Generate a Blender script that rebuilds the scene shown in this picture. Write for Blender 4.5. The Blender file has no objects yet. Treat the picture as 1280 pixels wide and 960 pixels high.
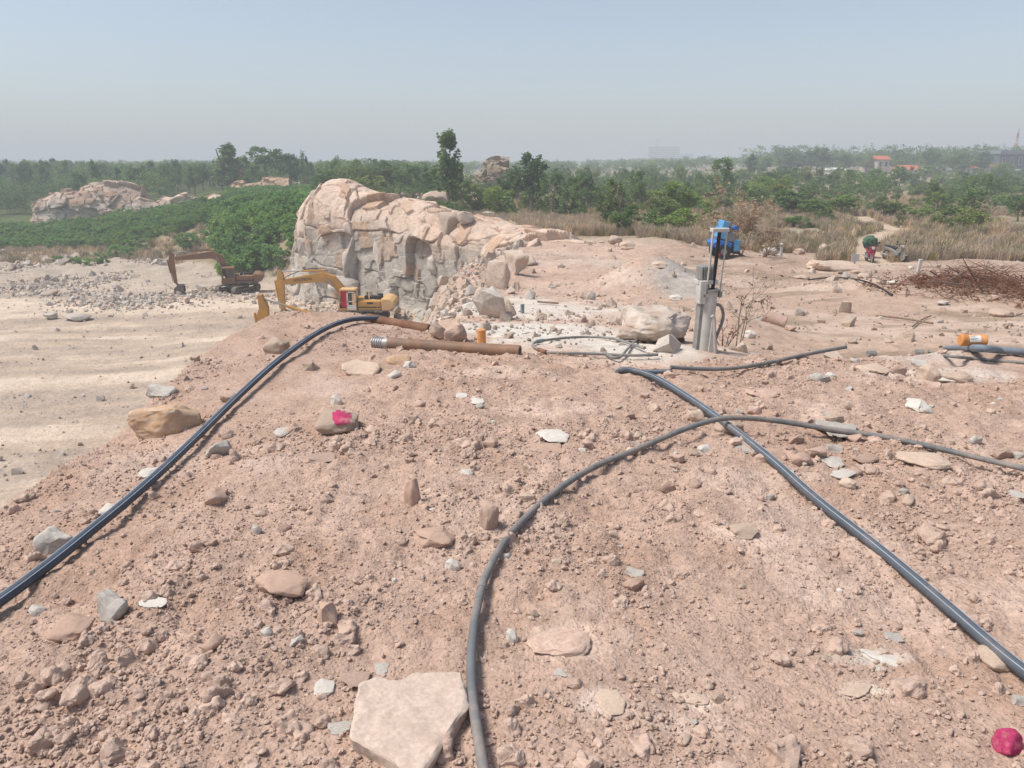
import bpy, bmesh, math, random
import numpy as np
from mathutils import Vector, Matrix
from math import radians as R, pi, sin, cos

# ------------------------------------------------------------------ scene, camera, light
scene = bpy.context.scene
COL = scene.collection
CAMZ, PITCH, F = 1.65, R(16.1), 960.0
cam_d = bpy.data.cameras.new('camera'); cam = bpy.data.objects.new('camera', cam_d); COL.objects.link(cam)
cam_d.sensor_width = 36; cam_d.lens = 27.0; cam_d.clip_start = 0.05; cam_d.clip_end = 20000
cam.location = (0, 0, CAMZ); cam.rotation_euler = (pi/2 - PITCH, 0, 0)
scene.camera = cam
SUN_EL, SUN_AZ = R(58), R(-98)            # azimuth measured from +Y towards +X
world = bpy.data.worlds.new('World'); scene.world = world; world.use_nodes = True
wn = world.node_tree.nodes; wl = world.node_tree.links
sky = wn.new('ShaderNodeTexSky'); sky.sky_type = 'NISHITA'; sky.sun_disc = False
sky.sun_elevation = SUN_EL; sky.sun_rotation = SUN_AZ
sky.air_density = 1.0; sky.dust_density = 1.2; sky.ozone_density = 2.0
bg = wn['Background']; bg.inputs['Strength'].default_value = 0.074
hs = wn.new('ShaderNodeHueSaturation'); hs.inputs['Saturation'].default_value = 0.70     # thin overcast: the blue is washed out
wl.new(sky.outputs['Color'], hs.inputs['Color']); wl.new(hs.outputs['Color'], bg.inputs['Color'])
sun_d = bpy.data.lights.new('sun', 'SUN'); sun = bpy.data.objects.new('sun', sun_d); COL.objects.link(sun)
sun_d.energy = 2.3; sun_d.angle = R(20); sun_d.color = (1.0, 0.93, 0.84)
sv = Vector((sin(SUN_AZ)*cos(SUN_EL), cos(SUN_AZ)*cos(SUN_EL), sin(SUN_EL)))
sun.rotation_euler = sv.to_track_quat('Z', 'Y').to_euler(); sun.location = sv*50
scene.view_settings.view_transform = 'Standard'; scene.view_settings.look = 'None'
scene.view_settings.gamma = 1.0; scene.view_settings.exposure = 0.98
scene.render.engine = 'CYCLES'
scene.cycles.use_denoising = True
scene.cycles.max_bounces = 6; scene.cycles.diffuse_bounces = 3; scene.cycles.glossy_bounces = 2
scene.cycles.transmission_bounces = 3; scene.cycles.transparent_max_bounces = 4; scene.cycles.volume_bounces = 1
HAZE_DENSITY = 0.0013
HAZE_COLOR = (0.70, 0.76, 0.83)

rng = np.random.default_rng(7)
rnd = random.Random(11)

# ------------------------------------------------------------------ numeric noise
def _h2(ix, iy, s):
    h = (ix.astype(np.int64)*374761393 + iy.astype(np.int64)*668265263 + s*1274126177) & 0xffffffff
    h = ((h ^ (h >> 13))*1103515245) & 0xffffffff
    h = ((h ^ (h >> 16))*2654435769) & 0xffffffff
    return ((h ^ (h >> 15)) & 0xffffff)/float(0xffffff)
def vn2(x, y, s=0):
    x = np.asarray(x, float); y = np.asarray(y, float)
    ix = np.floor(x); iy = np.floor(y); fx = x-ix; fy = y-iy
    ux = fx*fx*fx*(fx*(fx*6-15)+10); uy = fy*fy*fy*(fy*(fy*6-15)+10)
    a = _h2(ix, iy, s); b = _h2(ix+1, iy, s); c = _h2(ix, iy+1, s); d = _h2(ix+1, iy+1, s)
    return (a+(b-a)*ux+(c-a)*uy+(a-b-c+d)*ux*uy)*2-1
def fbm2(x, y, s=0, o=4, g=0.5):
    r = 0; a = 1; n = 0; ca, sa = 0.8, 0.6
    for k in range(o):
        r = r + a*vn2(x, y, s+k*17); n += a; a *= g
        x, y = (x*ca-y*sa)*2.03+3.7, (x*sa+y*ca)*2.03-1.3
    return r/n
def vn3(p, s=0):
    z = p[..., 2]; iz = np.floor(z); fz = z-iz; u = fz*fz*(3-2*fz)
    def lay(k):
        m = iz+k
        return vn2(p[..., 0]+m*17.17, p[..., 1]+m*31.7, s)
    return lay(0)*(1-u)+lay(1)*u
def fbm3(p, s=0, o=3):
    r = 0; a = 1; n = 0
    for k in range(o):
        r = r+a*vn3(p*(2.1**k)+k*5.3, s+k*13); n += a; a *= .5
    return r/n
def ss(a, b, x):
    t = np.clip((x-a)/(b-a), 0, 1); return t*t*(3-2*t)

# ------------------------------------------------------------------ lie of the land
FLOOR = -10.35
RIM = np.array([(-2.75,-30),(-2.75,7.0),(-2.5,8.8),(-1.7,9.8),(-1.1,12),(-1.1,20),(-1.2,30),(-1.5,38),(-0.2,45),(0.8,54),(-6.5,66),(-16.5,76),(-19.5,86),(-25,96),(-36,130),(-50,190),(-70,260),(-500,330),(-500,-30)], float)
def rim_dist(x, y):
    d = np.full(np.shape(x), 1e9); inside = np.zeros(np.shape(x), bool)
    n = len(RIM)
    for i in range(n):
        ax, ay = RIM[i]; bx, by = RIM[(i+1) % n]
        ex, ey = bx-ax, by-ay; L = ex*ex+ey*ey
        t = np.clip(((x-ax)*ex+(y-ay)*ey)/L, 0, 1)
        d = np.minimum(d, np.hypot(x-ax-t*ex, y-ay-t*ey))
        if abs(ey) > 1e-9:
            inside ^= ((ay > y) != (by > y)) & (x < ex*(y-ay)/ey+ax)
    return np.where(inside, d, -d)
PC = np.array([(0,-.70),(10,-.72),(14,-1.35),(20,-2.15),(30,-2.85),(40,-3.1),(50,-3.4),(62,-4.1),(80,-4.4),(9000,-4.4)])
PR = np.array([(0,-1.0),(10,-1.0),(15,-1.45),(20,-1.9),(28,-2.6),(38,-3.5),(48,-4.2),(60,-4.4),(9000,-4.4)])
BUMPS = []      # (x, y, radius, height) heaps
def heaps(x, y):
    z = 0
    for bx, by, br, bh in BUMPS:
        q = ((x-bx)**2+(y-by)**2)/(br*br); z = z+bh*np.exp(-q*1.5)
    return z
def zones(x, y):
    d = rim_dist(x, y)
    w = np.where(y < 16, 11.0, np.where(y < 48, 6.5, np.where(y < 74, 3.0, 3+(y-74)*.7)))
    pit = ss(0, 1, (d+.25*vn2(x*1.3, y*1.3, 5))/w)
    pit = np.where(y < 16, np.clip(d/11.0, 0, 1)**.9*.999, pit)
    ye = np.interp(x, [-4,-2.7,-1.6,-.7,0,.5,1.2,1.7,2.4,5,9,14], [8.9,8.9,8.4,7.5,6.7,6.15,6.3,6.6,6.8,7.0,7.0,6.8])+.18*vn2(x*1.7, x*.3, 8)
    md = 1-ss(-.3, 1.7, y-ye)
    return d, pit, md
def height(x, y, fine=True):
    x = np.asarray(x, float); y = np.asarray(y, float)
    d, pit, md = zones(x, y)
    rr = ss(0, 1, (x-.2*y)/(.15*y+1.0))
    zr = np.interp(y, PC[:,0], PC[:,1])*(1-rr)+np.interp(y, PR[:,0], PR[:,1])*rr
    far = ss(14, 40, y)
    zr = zr+fbm2(x*.22, y*.22, 3, 3)*(.10+.28*far)*(1-.6*ss(60, 90, y))
    hill = ss(230, 380, y)*ss(30, 140, x)*3.0
    zr = zr+hill+heaps(x, y)
    # the heap we stand on: rounded shoulder on the pit side
    mt = -.16*ss(-1.2, -2.9, x)*(1-ss(4.5, 7, y))+.05*np.exp(-((x+2.2)**2+(y-8.0)**2)/1.2)+.10*ss(1, 4, x)*0+.05*fbm2(x*.8, y*.8, 21, 3)
    mt = mt+.04*np.exp(-((x-.2)**2+(y-4.2)**2)/3.)-.05*ss(4.5, 2, y)
    z = zr*(1-md)+mt*md
    # pit
    rise = ss(100, 150, y)*(4.2*ss(-50, -32, x)+.6)+ss(150, 240, y)*3.5
    zp = FLOOR+np.minimum(rise, 7.0)+fbm2(x*.12, y*.12, 31, 3)*.35
    rub = ss(78, 92, y)*(1-ss(100, 112, y))
    zp = zp+rub*.7*(fbm2(x*.3, y*.3, 37, 3)+.3)
    z = z*(1-pit)+zp*pit
    slope = pit*(1-pit)*4
    z = z+slope*.5*fbm2(x*.6, y*.6, 41, 3)*far
    if fine:
        near = 1-ss(9, 30, y)
        a = .55+.45*near
        lump = fbm2(x*2.2, y*2.2, 51, 3)
        soft = ss(-.5, .3, fbm2(x*.55+9, y*.55, 53, 2))       # trodden smoother areas
        k = .35+.65*soft
        z = z+k*a*(.038*lump+.026*np.abs(vn2(x*5.1, y*5.1, 55))+.020*np.abs(vn2(x*9.3+4, y*9.3, 57)))
        z = z+k*near*(.014*np.abs(vn2(x*17, y*17, 59))+.009*vn2(x*31, y*31, 61)+.004*vn2(x*61, y*61, 63))
        z = z+(1-near)*.06*fbm2(x*1.3, y*1.3, 65, 4)
    return z
def ray(u, v):
    a = (u-640)/F; b = (480-v)/F
    return np.array([a, cos(PITCH)+b*sin(PITCH), -sin(PITCH)+b*cos(PITCH)])
_t = np.concatenate([np.linspace(1.0, 14, 2600), np.geomspace(14.01, 900, 2600)])
def hit(u, v, fine=False):
    """ground point seen along a sight line"""
    r = ray(u, v); p = _t[:, None]*r
    zz = height(p[:, 0], p[:, 1], fine)-(p[:, 2]+CAMZ)
    i = np.argmax(zz > 0)
    if not (zz > 0).any(): i = len(_t)-1
    x, y = p[i, 0], p[i, 1]
    return np.array([x, y, float(height(np.array([x]), np.array([y]), True)[0])])
def at(u, v, Y):
    r = ray(u, v); p = r*(Y/r[1]); return np.array([p[0], p[1], p[2]+CAMZ])
def gz(x, y): return float(height(np.array([x]), np.array([y]), True)[0])
def ppm(Y): return F/Y*.985       # photo pixels per metre at distance Y
for (u, v, Y, r_, h_) in [(818, 345, 27, 2.2, 1.0), (170, 384, 68, 5, .9), (60, 372, 76, 5, .7), (900, 400, 14, 1.3, .35), (975, 330, 40, 4, .4), (1130, 370, 24, 3, .35), (1240, 385, 20, 3, .45), (540, 385, 50, 4, .8)]:
    p = at(u, v, Y); BUMPS.append((p[0], p[1], r_, h_))

# ------------------------------------------------------------------ materials
def newmat(name):
    m = bpy.data.materials.new(name); m.use_nodes = True
    nt = m.node_tree; b = nt.nodes['Principled BSDF']
    b.inputs['Roughness'].default_value = .9
    b.inputs['Specular IOR Level'].default_value = .15
    return m, nt, b
def N(nt, t, **kw):
    n = nt.nodes.new(t)
    for k, v in kw.items():
        if k in n.inputs: n.inputs[k].default_value = v
        else: setattr(n, k, v)
    return n
def ramp(nt, src, stops):
    r = nt.nodes.new('ShaderNodeValToRGB'); e = r.color_ramp.elements
    while len(e) < len(stops): e.new(.5)
    for k, (p, c) in enumerate(stops):
        e[k].position = p; e[k].color = (c, c, c, 1) if np.isscalar(c) else (*c, 1)
    nt.links.new(src, r.inputs[0]); return r.outputs[0]
def mix(nt, f, a, b, bt='MIX'):
    m = nt.nodes.new('ShaderNodeMix'); m.data_type = 'RGBA'; m.blend_type = bt
    for s, v in ((m.inputs[0], f), (m.inputs[6], a), (m.inputs[7], b)):
        if isinstance(v, bpy.types.NodeSocket): nt.links.new(v, s)
        elif np.isscalar(v): s.default_value = v
        else: s.default_value = (*v, 1)
    return m.outputs[2]
def noise(nt, scale, detail=4, rough=.6, co='Object', vec=None):
    n = N(nt, 'ShaderNodeTexNoise', Scale=scale, Detail=detail, Roughness=rough)
    if vec is None:
        tc = nt.nodes.get('TC') or nt.nodes.new('ShaderNodeTexCoord'); tc.name = 'TC'; vec = tc.outputs[co]
    nt.links.new(vec, n.inputs['Vector']); return n.outputs['Fac']
def bump(nt, b, h, strength=.5, dist=.02, prev=None):
    n = N(nt, 'ShaderNodeBump', Strength=strength, Distance=dist); nt.links.new(h, n.inputs['Height'])
    if prev is not None: nt.links.new(prev, n.inputs['Normal'])
    nt.links.new(n.outputs[0], b.inputs['Normal']); return n.outputs[0]

def ground_mat(name, near):
    m, nt, b = newmat(name)
    at_ = N(nt, 'ShaderNodeAttribute', attribute_name='soil')
    c = at_.outputs['Color']
    if near:
        n1 = noise(nt, 3.5, 6, .65); n2 = noise(nt, 38, 5, .7)
        vo = N(nt, 'ShaderNodeTexVoronoi', Scale=75.0); nt.links.new(nt.nodes['TC'].outputs['Object'], vo.inputs['Vector'])
        sp = ramp(nt, vo.outputs['Color'], [(.0, 0), (.86, 0), (.93, 1)])
        spd = ramp(nt, vo.outputs['Distance'], [(.25, 1), (.45, 0)])
    else:
        n1 = noise(nt, .5, 6, .65); n2 = noise(nt, 5, 6, .75)
        vo = N(nt, 'ShaderNodeTexVoronoi', Scale=4.5); nt.links.new(nt.nodes['TC'].outputs['Object'], vo.inputs['Vector'])
        sp = ramp(nt, vo.outputs['Color'], [(.0, 0), (.70, 0), (.8, 1)])
        spd = ramp(nt, vo.outputs['Distance'], [(.2, 1), (.45, 0)])
    c = mix(nt, 1.0, c, ramp(nt, n1, [(.3, .82), (.7, 1.14)]), 'MULTIPLY')
    c = mix(nt, 1.0, c, ramp(nt, n2, [(.28, .72), (.5, 1.0), (.72, 1.22)]), 'MULTIPLY')
    mm = N(nt, 'ShaderNodeMath', operation='MULTIPLY'); nt.links.new(sp, mm.inputs[0]); nt.links.new(spd, mm.inputs[1])
    m2 = N(nt, 'ShaderNodeMath', operation='MULTIPLY'); nt.links.new(mm.outputs[0], m2.inputs[0]); m2.inputs[1].default_value = .8 if near else .4
    c = mix(nt, m2.outputs[0], c, (.64, .55, .48))
    nt.links.new(c, b.inputs['Base Color'])
    if near:
        p = bump(nt, b, noise(nt, 24, 6, .7), .5, .018); p = bump(nt, b, noise(nt, 110, 4, .7), .5, .004, p)
        for sc, st, ds in ((60.0, .55, .008), (130.0, .3, .003)):
            wv = N(nt, 'ShaderNodeTexVoronoi', Scale=sc); ad = N(nt, 'ShaderNodeVectorMath', operation='ADD'); nz = N(nt, 'ShaderNodeTexNoise', Scale=30.0)
            nt.links.new(nt.nodes['TC'].outputs['Object'], nz.inputs['Vector']); sc_ = N(nt, 'ShaderNodeVectorMath', operation='SCALE'); nt.links.new(nz.outputs['Color'], sc_.inputs[0]); sc_.inputs['Scale'].default_value = .03
            nt.links.new(nt.nodes['TC'].outputs['Object'], ad.inputs[0]); nt.links.new(sc_.outputs[0], ad.inputs[1]); nt.links.new(ad.outputs[0], wv.inputs['Vector'])
            p = bump(nt, b, ramp(nt, wv.outputs['Distance'], [(.05, 1), (.65, 0)]), st, ds, p)
    else:
        p = bump(nt, b, noise(nt, 2.2, 6, .75), .7, .25)
    b.inputs['Roughness'].default_value = 1.0; b.inputs['Specular IOR Level'].default_value = .03
    return m

def stone_mat(name, base, alt, dust, scale=6.0, dustamt=.5, obj_var=.25, bd=.022):
    """broken rock: two-tone mineral mottling, soil dust lying on faces that look up"""
    m, nt, b = newmat(name)
    n1 = noise(nt, scale, 5, .6); n2 = noise(nt, scale*9, 4, .7)
    c = mix(nt, ramp(nt, n1, [(.38, 0), (.62, 1)]), base, alt)
    c = mix(nt, 1.0, c, ramp(nt, n2, [(.3, .78), (.7, 1.16)]), 'MULTIPLY')
    oi = N(nt, 'ShaderNodeObjectInfo')
    c = mix(nt, 1.0, c, ramp(nt, oi.outputs['Random'], [(0, 1-obj_var), (1, 1+obj_var)]), 'MULTIPLY')
    n3 = noise(nt, scale*1.7, 5, .7)
    c = mix(nt, ramp(nt, n3, [(.5-.2*dustamt, 0), (.78-.2*dustamt, dustamt)]), c, dust)
    nt.links.new(c, b.inputs['Base Color'])
    p = bump(nt, b, noise(nt, scale*1.2, 6, .75), .8, bd/scale); bump(nt, b, noise(nt, scale*9, 4, .7), .6, bd*.15/scale, p)
    return m
def cliff_mat(name):
    m, nt, b = newmat(name)
    at_ = N(nt, 'ShaderNodeAttribute', attribute_name='soil')
    n1 = noise(nt, .7, 6, .65); n2 = noise(nt, 4.5, 6, .7)
    c = mix(nt, 1.0, at_.outputs['Color'], ramp(nt, n1, [(.3, .80), (.7, 1.15)]), 'MULTIPLY')
    c = mix(nt, 1.0, c, ramp(nt, n2, [(.28, .74), (.5, 1.0), (.75, 1.18)]), 'MULTIPLY')
    # rust bleeding from joints
    c = mix(nt, ramp(nt, noise(nt, .45, 5, .7), [(.56, 0), (.70, .6)]), c, (.34, .20, .115))
    nt.links.new(c, b.inputs['Base Color'])
    p = bump(nt, b, noise(nt, 1.6, 7, .7), .7, .35); bump(nt, b, noise(nt, 9, 4, .65), .4, .06, p)
    return m
def plain_mat(name, col, rough=.6, spec=.3, var=.15, scale=8, dirt=None, dirtamt=.4, metal=0, bs=0):
    m, nt, b = newmat(name)
    n1 = noise(nt, scale, 5, .65)
    c = mix(nt, 1.0, col, ramp(nt, n1, [(.3, 1-var), (.7, 1+var)]), 'MULTIPLY')
    if dirt is not None:
        n2 = noise(nt, scale*.6, 6, .75)
        c = mix(nt, ramp(nt, n2, [(.62-.3*dirtamt, 0), (.80-.2*dirtamt, min(1, dirtamt*1.5))]), c, dirt)
    nt.links.new(c, b.inputs['Base Color'])
    b.inputs['Roughness'].default_value = rough; b.inputs['Specular IOR Level'].default_value = spec; b.inputs['Metallic'].default_value = metal
    if bs: bump(nt, b, noise(nt, scale*4, 4, .6), .4, bs)
    return m
def leaf_mat(name, col, alt, trans=.42):
    m, nt, b = newmat(name)
    oi = N(nt, 'ShaderNodeObjectInfo')
    g = N(nt, 'ShaderNodeAttribute', attribute_name='tint')
    c = mix(nt, g.outputs['Fac'], col, alt)
    c = mix(nt, 1.0, c, ramp(nt, oi.outputs['Random'], [(0, (.68, .72, .72)), (.5, (1, 1, 1)), (1, (1.35, 1.22, .95))]), 'MULTIPLY')
    nt.links.new(c, b.inputs['Base Color'])
    b.inputs['Roughness'].default_value = .7; b.inputs['Specular IOR Level'].default_value = .12
    tr = nt.nodes.new('ShaderNodeBsdfTranslucent'); nt.links.new(c, tr.inputs[0])
    ms = nt.nodes.new('ShaderNodeMixShader'); ms.inputs[0].default_value = trans
    nt.links.new(b.outputs[0], ms.inputs[1]); nt.links.new(tr.outputs[0], ms.inputs[2])
    nt.links.new(ms.outputs[0], nt.nodes['Material Output'].inputs[0])
    return m
SOIL = (.36, .228, .172)
M = {}
M['ground_near'] = ground_mat('loose pink soil', True)
M['ground_far'] = ground_mat('quarry and scrub ground', False)
M['clod'] = stone_mat('soil clod', (.455, .33, .262), (.52, .395, .325), (.48, .355, .285), 2.5, .3, .12, .006)
M['pink'] = stone_mat('pink granite', (.47, .33, .26), (.54, .42, .35), (.37, .24, .18), 9, .6)
M['cream'] = stone_mat('cream granite', (.52, .42, .34), (.47, .36, .28), (.40, .27, .20), 8, .45)
M['grey'] = stone_mat('grey granite', (.40, .38, .34), (.50, .47, .43), (.40, .29, .23), 10, .35, .15)
M['white'] = stone_mat('pale stone', (.62, .60, .55), (.56, .51, .45), (.42, .31, .25), 10, .3, .12)
M['orange'] = stone_mat('ochre granite', (.55, .34, .19), (.58, .44, .33), (.42, .29, .21), 10, .4, .1)
M['brown'] = stone_mat('soil covered stone', (.43, .295, .225), (.47, .335, .265), (.46, .32, .25), 12, .5, .1)
M['dusty'] = stone_mat('rock under drilling dust', (.40, .30, .23), (.48, .39, .32), (.60, .54, .48), 2.2, .8, .05, .05)
M['slab'] = stone_mat('broad flat slab', (.54, .43, .355), (.58, .475, .40), (.44, .325, .265), 7, .45, .02)
M['cliff'] = cliff_mat('quarry rock')
M['rubble'] = stone_mat('rubble', (.47, .375, .30), (.53, .445, .375), (.45, .34, .265), 1.6, .5, .22, .10)
M['rubble_grey'] = stone_mat('grey rubble', (.46, .415, .365), (.53, .485, .44), (.46, .37, .30), 1.6, .4, .18, .10)
M['paint_red'] = plain_mat('red paint mark', (.42, .05, .13), .9, .05, .25, 6, (.46, .32, .26), .45)
M['hose_navy'] = plain_mat('dark blue poly pipe', (.062, .08, .105), .55, .35, .15, 6, (.24, .19, .165), .32)
M['hose_mid'] = plain_mat('slate blue poly pipe', (.085, .10, .12), .55, .4, .15, 6, (.28, .225, .19), .4)
M['hose_grey'] = plain_mat('dusty grey poly pipe', (.15, .16, .168), .7, .25, .15, 6, (.34, .275, .23), .6)
M['hose_dusty'] = plain_mat('hose under rock dust', (.20, .20, .195), .8, .2, .15, 6, (.42, .36, .31), .5)
M['pvc'] = plain_mat('blue grey plastic pipe', (.17, .21, .25), .6, .3, .12, 5, (.34, .30, .27), .4)
M['stripe'] = plain_mat('painted pipe highlight', (.36, .42, .50), .6, .3, .1, 8, (.24, .19, .165), .4)
M['rust'] = plain_mat('rusted drill steel', (.20, .095, .058), .75, .3, .25, 9, (.30, .18, .12), .5, 0, .004)
M['rust2'] = plain_mat('brown worn drill steel', (.25, .145, .09), .65, .35, .22, 9, (.19, .15, .125), .55, 0, .003)
M['steel'] = plain_mat('bare grey steel', (.33, .33, .33), .5, .5, .15, 12, (.30, .24, .19), .35, .3)
M['zinc'] = plain_mat('dust caked machine steel', (.50, .49, .455), .8, .2, .14, 5, (.40, .35, .30), .4, 0, .003)
M['zincdark'] = plain_mat('dirty grey machine steel', (.24, .24, .23), .75, .25, .2, 8, (.42, .38, .33), .4)
M['black'] = plain_mat('black rubber', (.02, .02, .021), .55, .35, .15, 8, (.2, .17, .14), .2)
M['track'] = plain_mat('dusty track steel', (.13, .115, .10), .8, .25, .25, 4, (.36, .30, .24), .5)
M['yellow'] = plain_mat('worn yellow paint', (.52, .28, .065), .65, .25, .15, 1.3, (.34, .21, .12), .55)
M['yellow2'] = plain_mat('paler yellow paint', (.62, .40, .19), .65, .3, .12, 1.3, (.50, .36, .24), .4)  # paler than the main yellow, for cab roof and counterweight
M['oldorange'] = plain_mat('faded rusty orange paint', (.27, .14, .075), .8, .15, .2, 1.4, (.17, .115, .085), .7)
M['whitepaint'] = plain_mat('dirty white paint', (.62, .60, .56), .6, .3, .1, 3, (.45, .36, .29), .4)
M['red'] = plain_mat('red curtain cloth', (.50, .02, .055), .8, .1, .15, 3)
M['maroon'] = plain_mat('maroon paint', (.26, .03, .045), .45, .4, .2, 4, (.12, .08, .07), .4)
M['glass'] = plain_mat('dark window glass', (.045, .055, .055), .12, .6, .2, 2, (.3, .27, .23), .25)
M['orangeplastic'] = plain_mat('orange plastic', (.62, .27, .085), .6, .3, .12, 14, (.45, .30, .20), .35)
M['paper'] = plain_mat('paper label', (.72, .71, .68), .8, .1, .05, 20)
M['ink'] = plain_mat('printed ink', (.05, .045, .05), .8, .1, .1, 20)
M['blue'] = plain_mat('bright blue paint', (.03, .15, .50), .5, .4, .2, 3, (.12, .22, .40), .3)
M['bluelight'] = plain_mat('light blue paint', (.10, .33, .58), .55, .35, .15, 3, (.36, .36, .36), .3)
M['wood'] = plain_mat('grey wood', (.22, .16, .115), .9, .1, .3, 12, (.32, .24, .18), .4)
M['twig'] = plain_mat('reddish dead brush', (.20, .105, .075), .9, .1, .35, 9, (.30, .19, .14), .4)
M['bark'] = plain_mat('bark', (.16, .125, .095), .95, .1, .3, 6, (.24, .2, .16), .4)
M['barkpale'] = plain_mat('pale bark', (.26, .22, .18), .95, .1, .3, 6)
M['leaf_dark'] = leaf_mat('dark leaves', (.095, .175, .070), (.185, .275, .105))
M['leaf_mid'] = leaf_mat('mid green leaves', (.120, .215, .065), (.22, .325, .105))
M['leaf_light'] = leaf_mat('light green leaves', (.135, .205, .055), (.23, .29, .10))
M['leaf_valley'] = leaf_mat('valley shrub leaves', (.12, .25, .075), (.23, .385, .12))
M['leaf_dry'] = leaf_mat('dry leaves', (.36, .25, .155), (.48, .365, .25))
M['leaf_red'] = leaf_mat('dead brown leaves', (.17, .085, .055), (.26, .15, .10))
M['grass'] = leaf_mat('dry grass', (.42, .33, .24), (.53, .43, .335), .3)
M['grass_green'] = leaf_mat('dry green grass', (.20, .19, .08), (.29, .26, .13), .2)
M['concrete'] = plain_mat('concrete', (.48, .47, .45), .9, .1, .12, 6, (.4, .34, .28), .3)
M['wall'] = plain_mat('house wall', (.58, .50, .44), .9, .1, .1, 1)
M['wallwhite'] = plain_mat('white wall', (.74, .73, .70), .9, .1, .08, 1)
M['walldark'] = plain_mat('dark cladding', (.10, .115, .13), .8, .2, .1, 1)
M['roofred'] = plain_mat('red roof', (.50, .15, .085), .85, .1, .15, 2)
M['roofgrey'] = plain_mat('grey roof', (.22, .25, .28), .7, .2, .1, 2)
M['net'] = plain_mat('green netting bundle', (.07, .13, .085), .85, .1, .35, 12, (.12, .2, .13), .4)
M['mast'] = plain_mat('mast red', (.5, .16, .12), .8, .1, .1, 2)

# ------------------------------------------------------------------ mesh helpers
def mesh_np(name, V, Fq, mat=None, smooth=False):
    me = bpy.data.meshes.new(name); V = np.asarray(V, np.float32); Fq = np.asarray(Fq, np.int32)
    k = Fq.shape[1]
    me.vertices.add(len(V)); me.vertices.foreach_set('co', V.ravel())
    me.loops.add(Fq.size); me.loops.foreach_set('vertex_index', Fq.ravel())
    me.polygons.add(len(Fq)); me.polygons.foreach_set('loop_start', np.arange(0, Fq.size, k, dtype=np.int32))
    me.polygons.foreach_set('loop_total', np.full(len(Fq), k, np.int32))
    if smooth: me.polygons.foreach_set('use_smooth', np.ones(len(Fq), bool))
    me.update(calc_edges=True)
    if mat: me.materials.append(mat)
    return me
def addcol(me, C, name='soil'):
    a = me.color_attributes.new(name, 'FLOAT_COLOR', 'POINT')
    c = np.ones((len(C), 4), np.float32); c[:, :3] = C; a.data.foreach_set('color', c.ravel())
def addtint(me, t):
    a = me.attributes.new('tint', 'FLOAT', 'POINT'); a.data.foreach_set('value', np.asarray(t, np.float32))
def link(name, data, parent=None, loc=None, rot=None, scale=None):
    o = bpy.data.objects.new(name, data); COL.objects.link(o)
    if parent: o.parent = parent
    if loc is not None: o.location = loc
    if rot is not None: o.rotation_euler = rot
    if scale is not None: o.scale = scale
    return o
def tag(o, label=None, cat=None, group=None, kind=None):
    if label: o['label'] = label
    if cat: o['category'] = cat
    if group: o['group'] = group
    if kind: o['kind'] = kind
    return o
def empty(name, loc, rz=0): return link(name, None, None, loc, (0, 0, rz))
class MB:
    def __init__(s): s.v = []; s.f = []; s.sm = []
    def add(s, v, f, sm=False):
        n = len(s.v); s.v += [tuple(p) for p in v]; s.f += [[i+n for i in q] for q in f]; s.sm += [sm]*len(f); return s
    def box(s, x0, x1, y0, y1, z0, z1):
        v = [(x, y, z) for x in (x0, x1) for y in (y0, y1) for z in (z0, z1)]
        return s.add(v, [(0,1,3,2),(4,6,7,5),(0,4,5,1),(2,3,7,6),(0,2,6,4),(1,5,7,3)])
    def prism(s, prof, y0, y1, axis='y'):
        n = len(prof)
        P = (lambda a, b, c: (a, c, b)) if axis == 'y' else ((lambda a, b, c: (c, a, b)) if axis == 'x' else (lambda a, b, c: (a, b, c)))
        v = [P(a, b, y0) for a, b in prof]+[P(a, b, y1) for a, b in prof]
        f = [tuple(range(n)), tuple(range(2*n-1, n-1, -1))]+[(i, n+i, n+(i+1) % n, (i+1) % n) for i in range(n)]
        return s.add(v, f)
    def tube(s, pts, r, n=10, caps=True):
        pts = [Vector(p) for p in pts]; m = len(pts)
        rs = [r]*m if np.isscalar(r) else r
        t0 = (pts[1]-pts[0]).normalized(); u = t0.orthogonal().normalized(); rings = []
        for i, p in enumerate(pts):
            t = (pts[min(i+1, m-1)]-pts[max(i-1, 0)])
            t = t.normalized() if t.length > 1e-9 else t0
            u = (u-t*u.dot(t)); u = u.normalized() if u.length > 1e-9 else t.orthogonal().normalized()
            w = t.cross(u)
            rings.append([p+(u*cos(2*pi*k/n)+w*sin(2*pi*k/n))*rs[i] for k in range(n)])
        v = [q for rg in rings for q in rg]
        f = [(i*n+k, i*n+(k+1) % n, (i+1)*n+(k+1) % n, (i+1)*n+k) for i in range(m-1) for k in range(n)]
        s.add(v, f, True)
        if caps: s.add(rings[0], [tuple(range(n))[::-1]]); s.add(rings[-1], [tuple(range(n))])
        return s
    def build(s, name, mat, parent=None, bevel=0, loc=None, rot=None):
        me = bpy.data.meshes.new(name); me.from_pydata(s.v, [], s.f)
        me.polygons.foreach_set('use_smooth', s.sm)
        if bevel:
            bm = bmesh.new(); bm.from_mesh(me); bmesh.ops.remove_doubles(bm, verts=bm.verts, dist=1e-5)
            es = [e for e in bm.edges if len(e.link_faces) == 2 and e.calc_face_angle(0) > .5]
            bmesh.ops.bevel(bm, geom=es, offset=bevel, segments=1, affect='EDGES', clamp_overlap=True)
            bm.to_mesh(me); bm.free()
        me.materials.append(mat); me.update()
        return link(name, me, parent, loc, rot)
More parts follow.
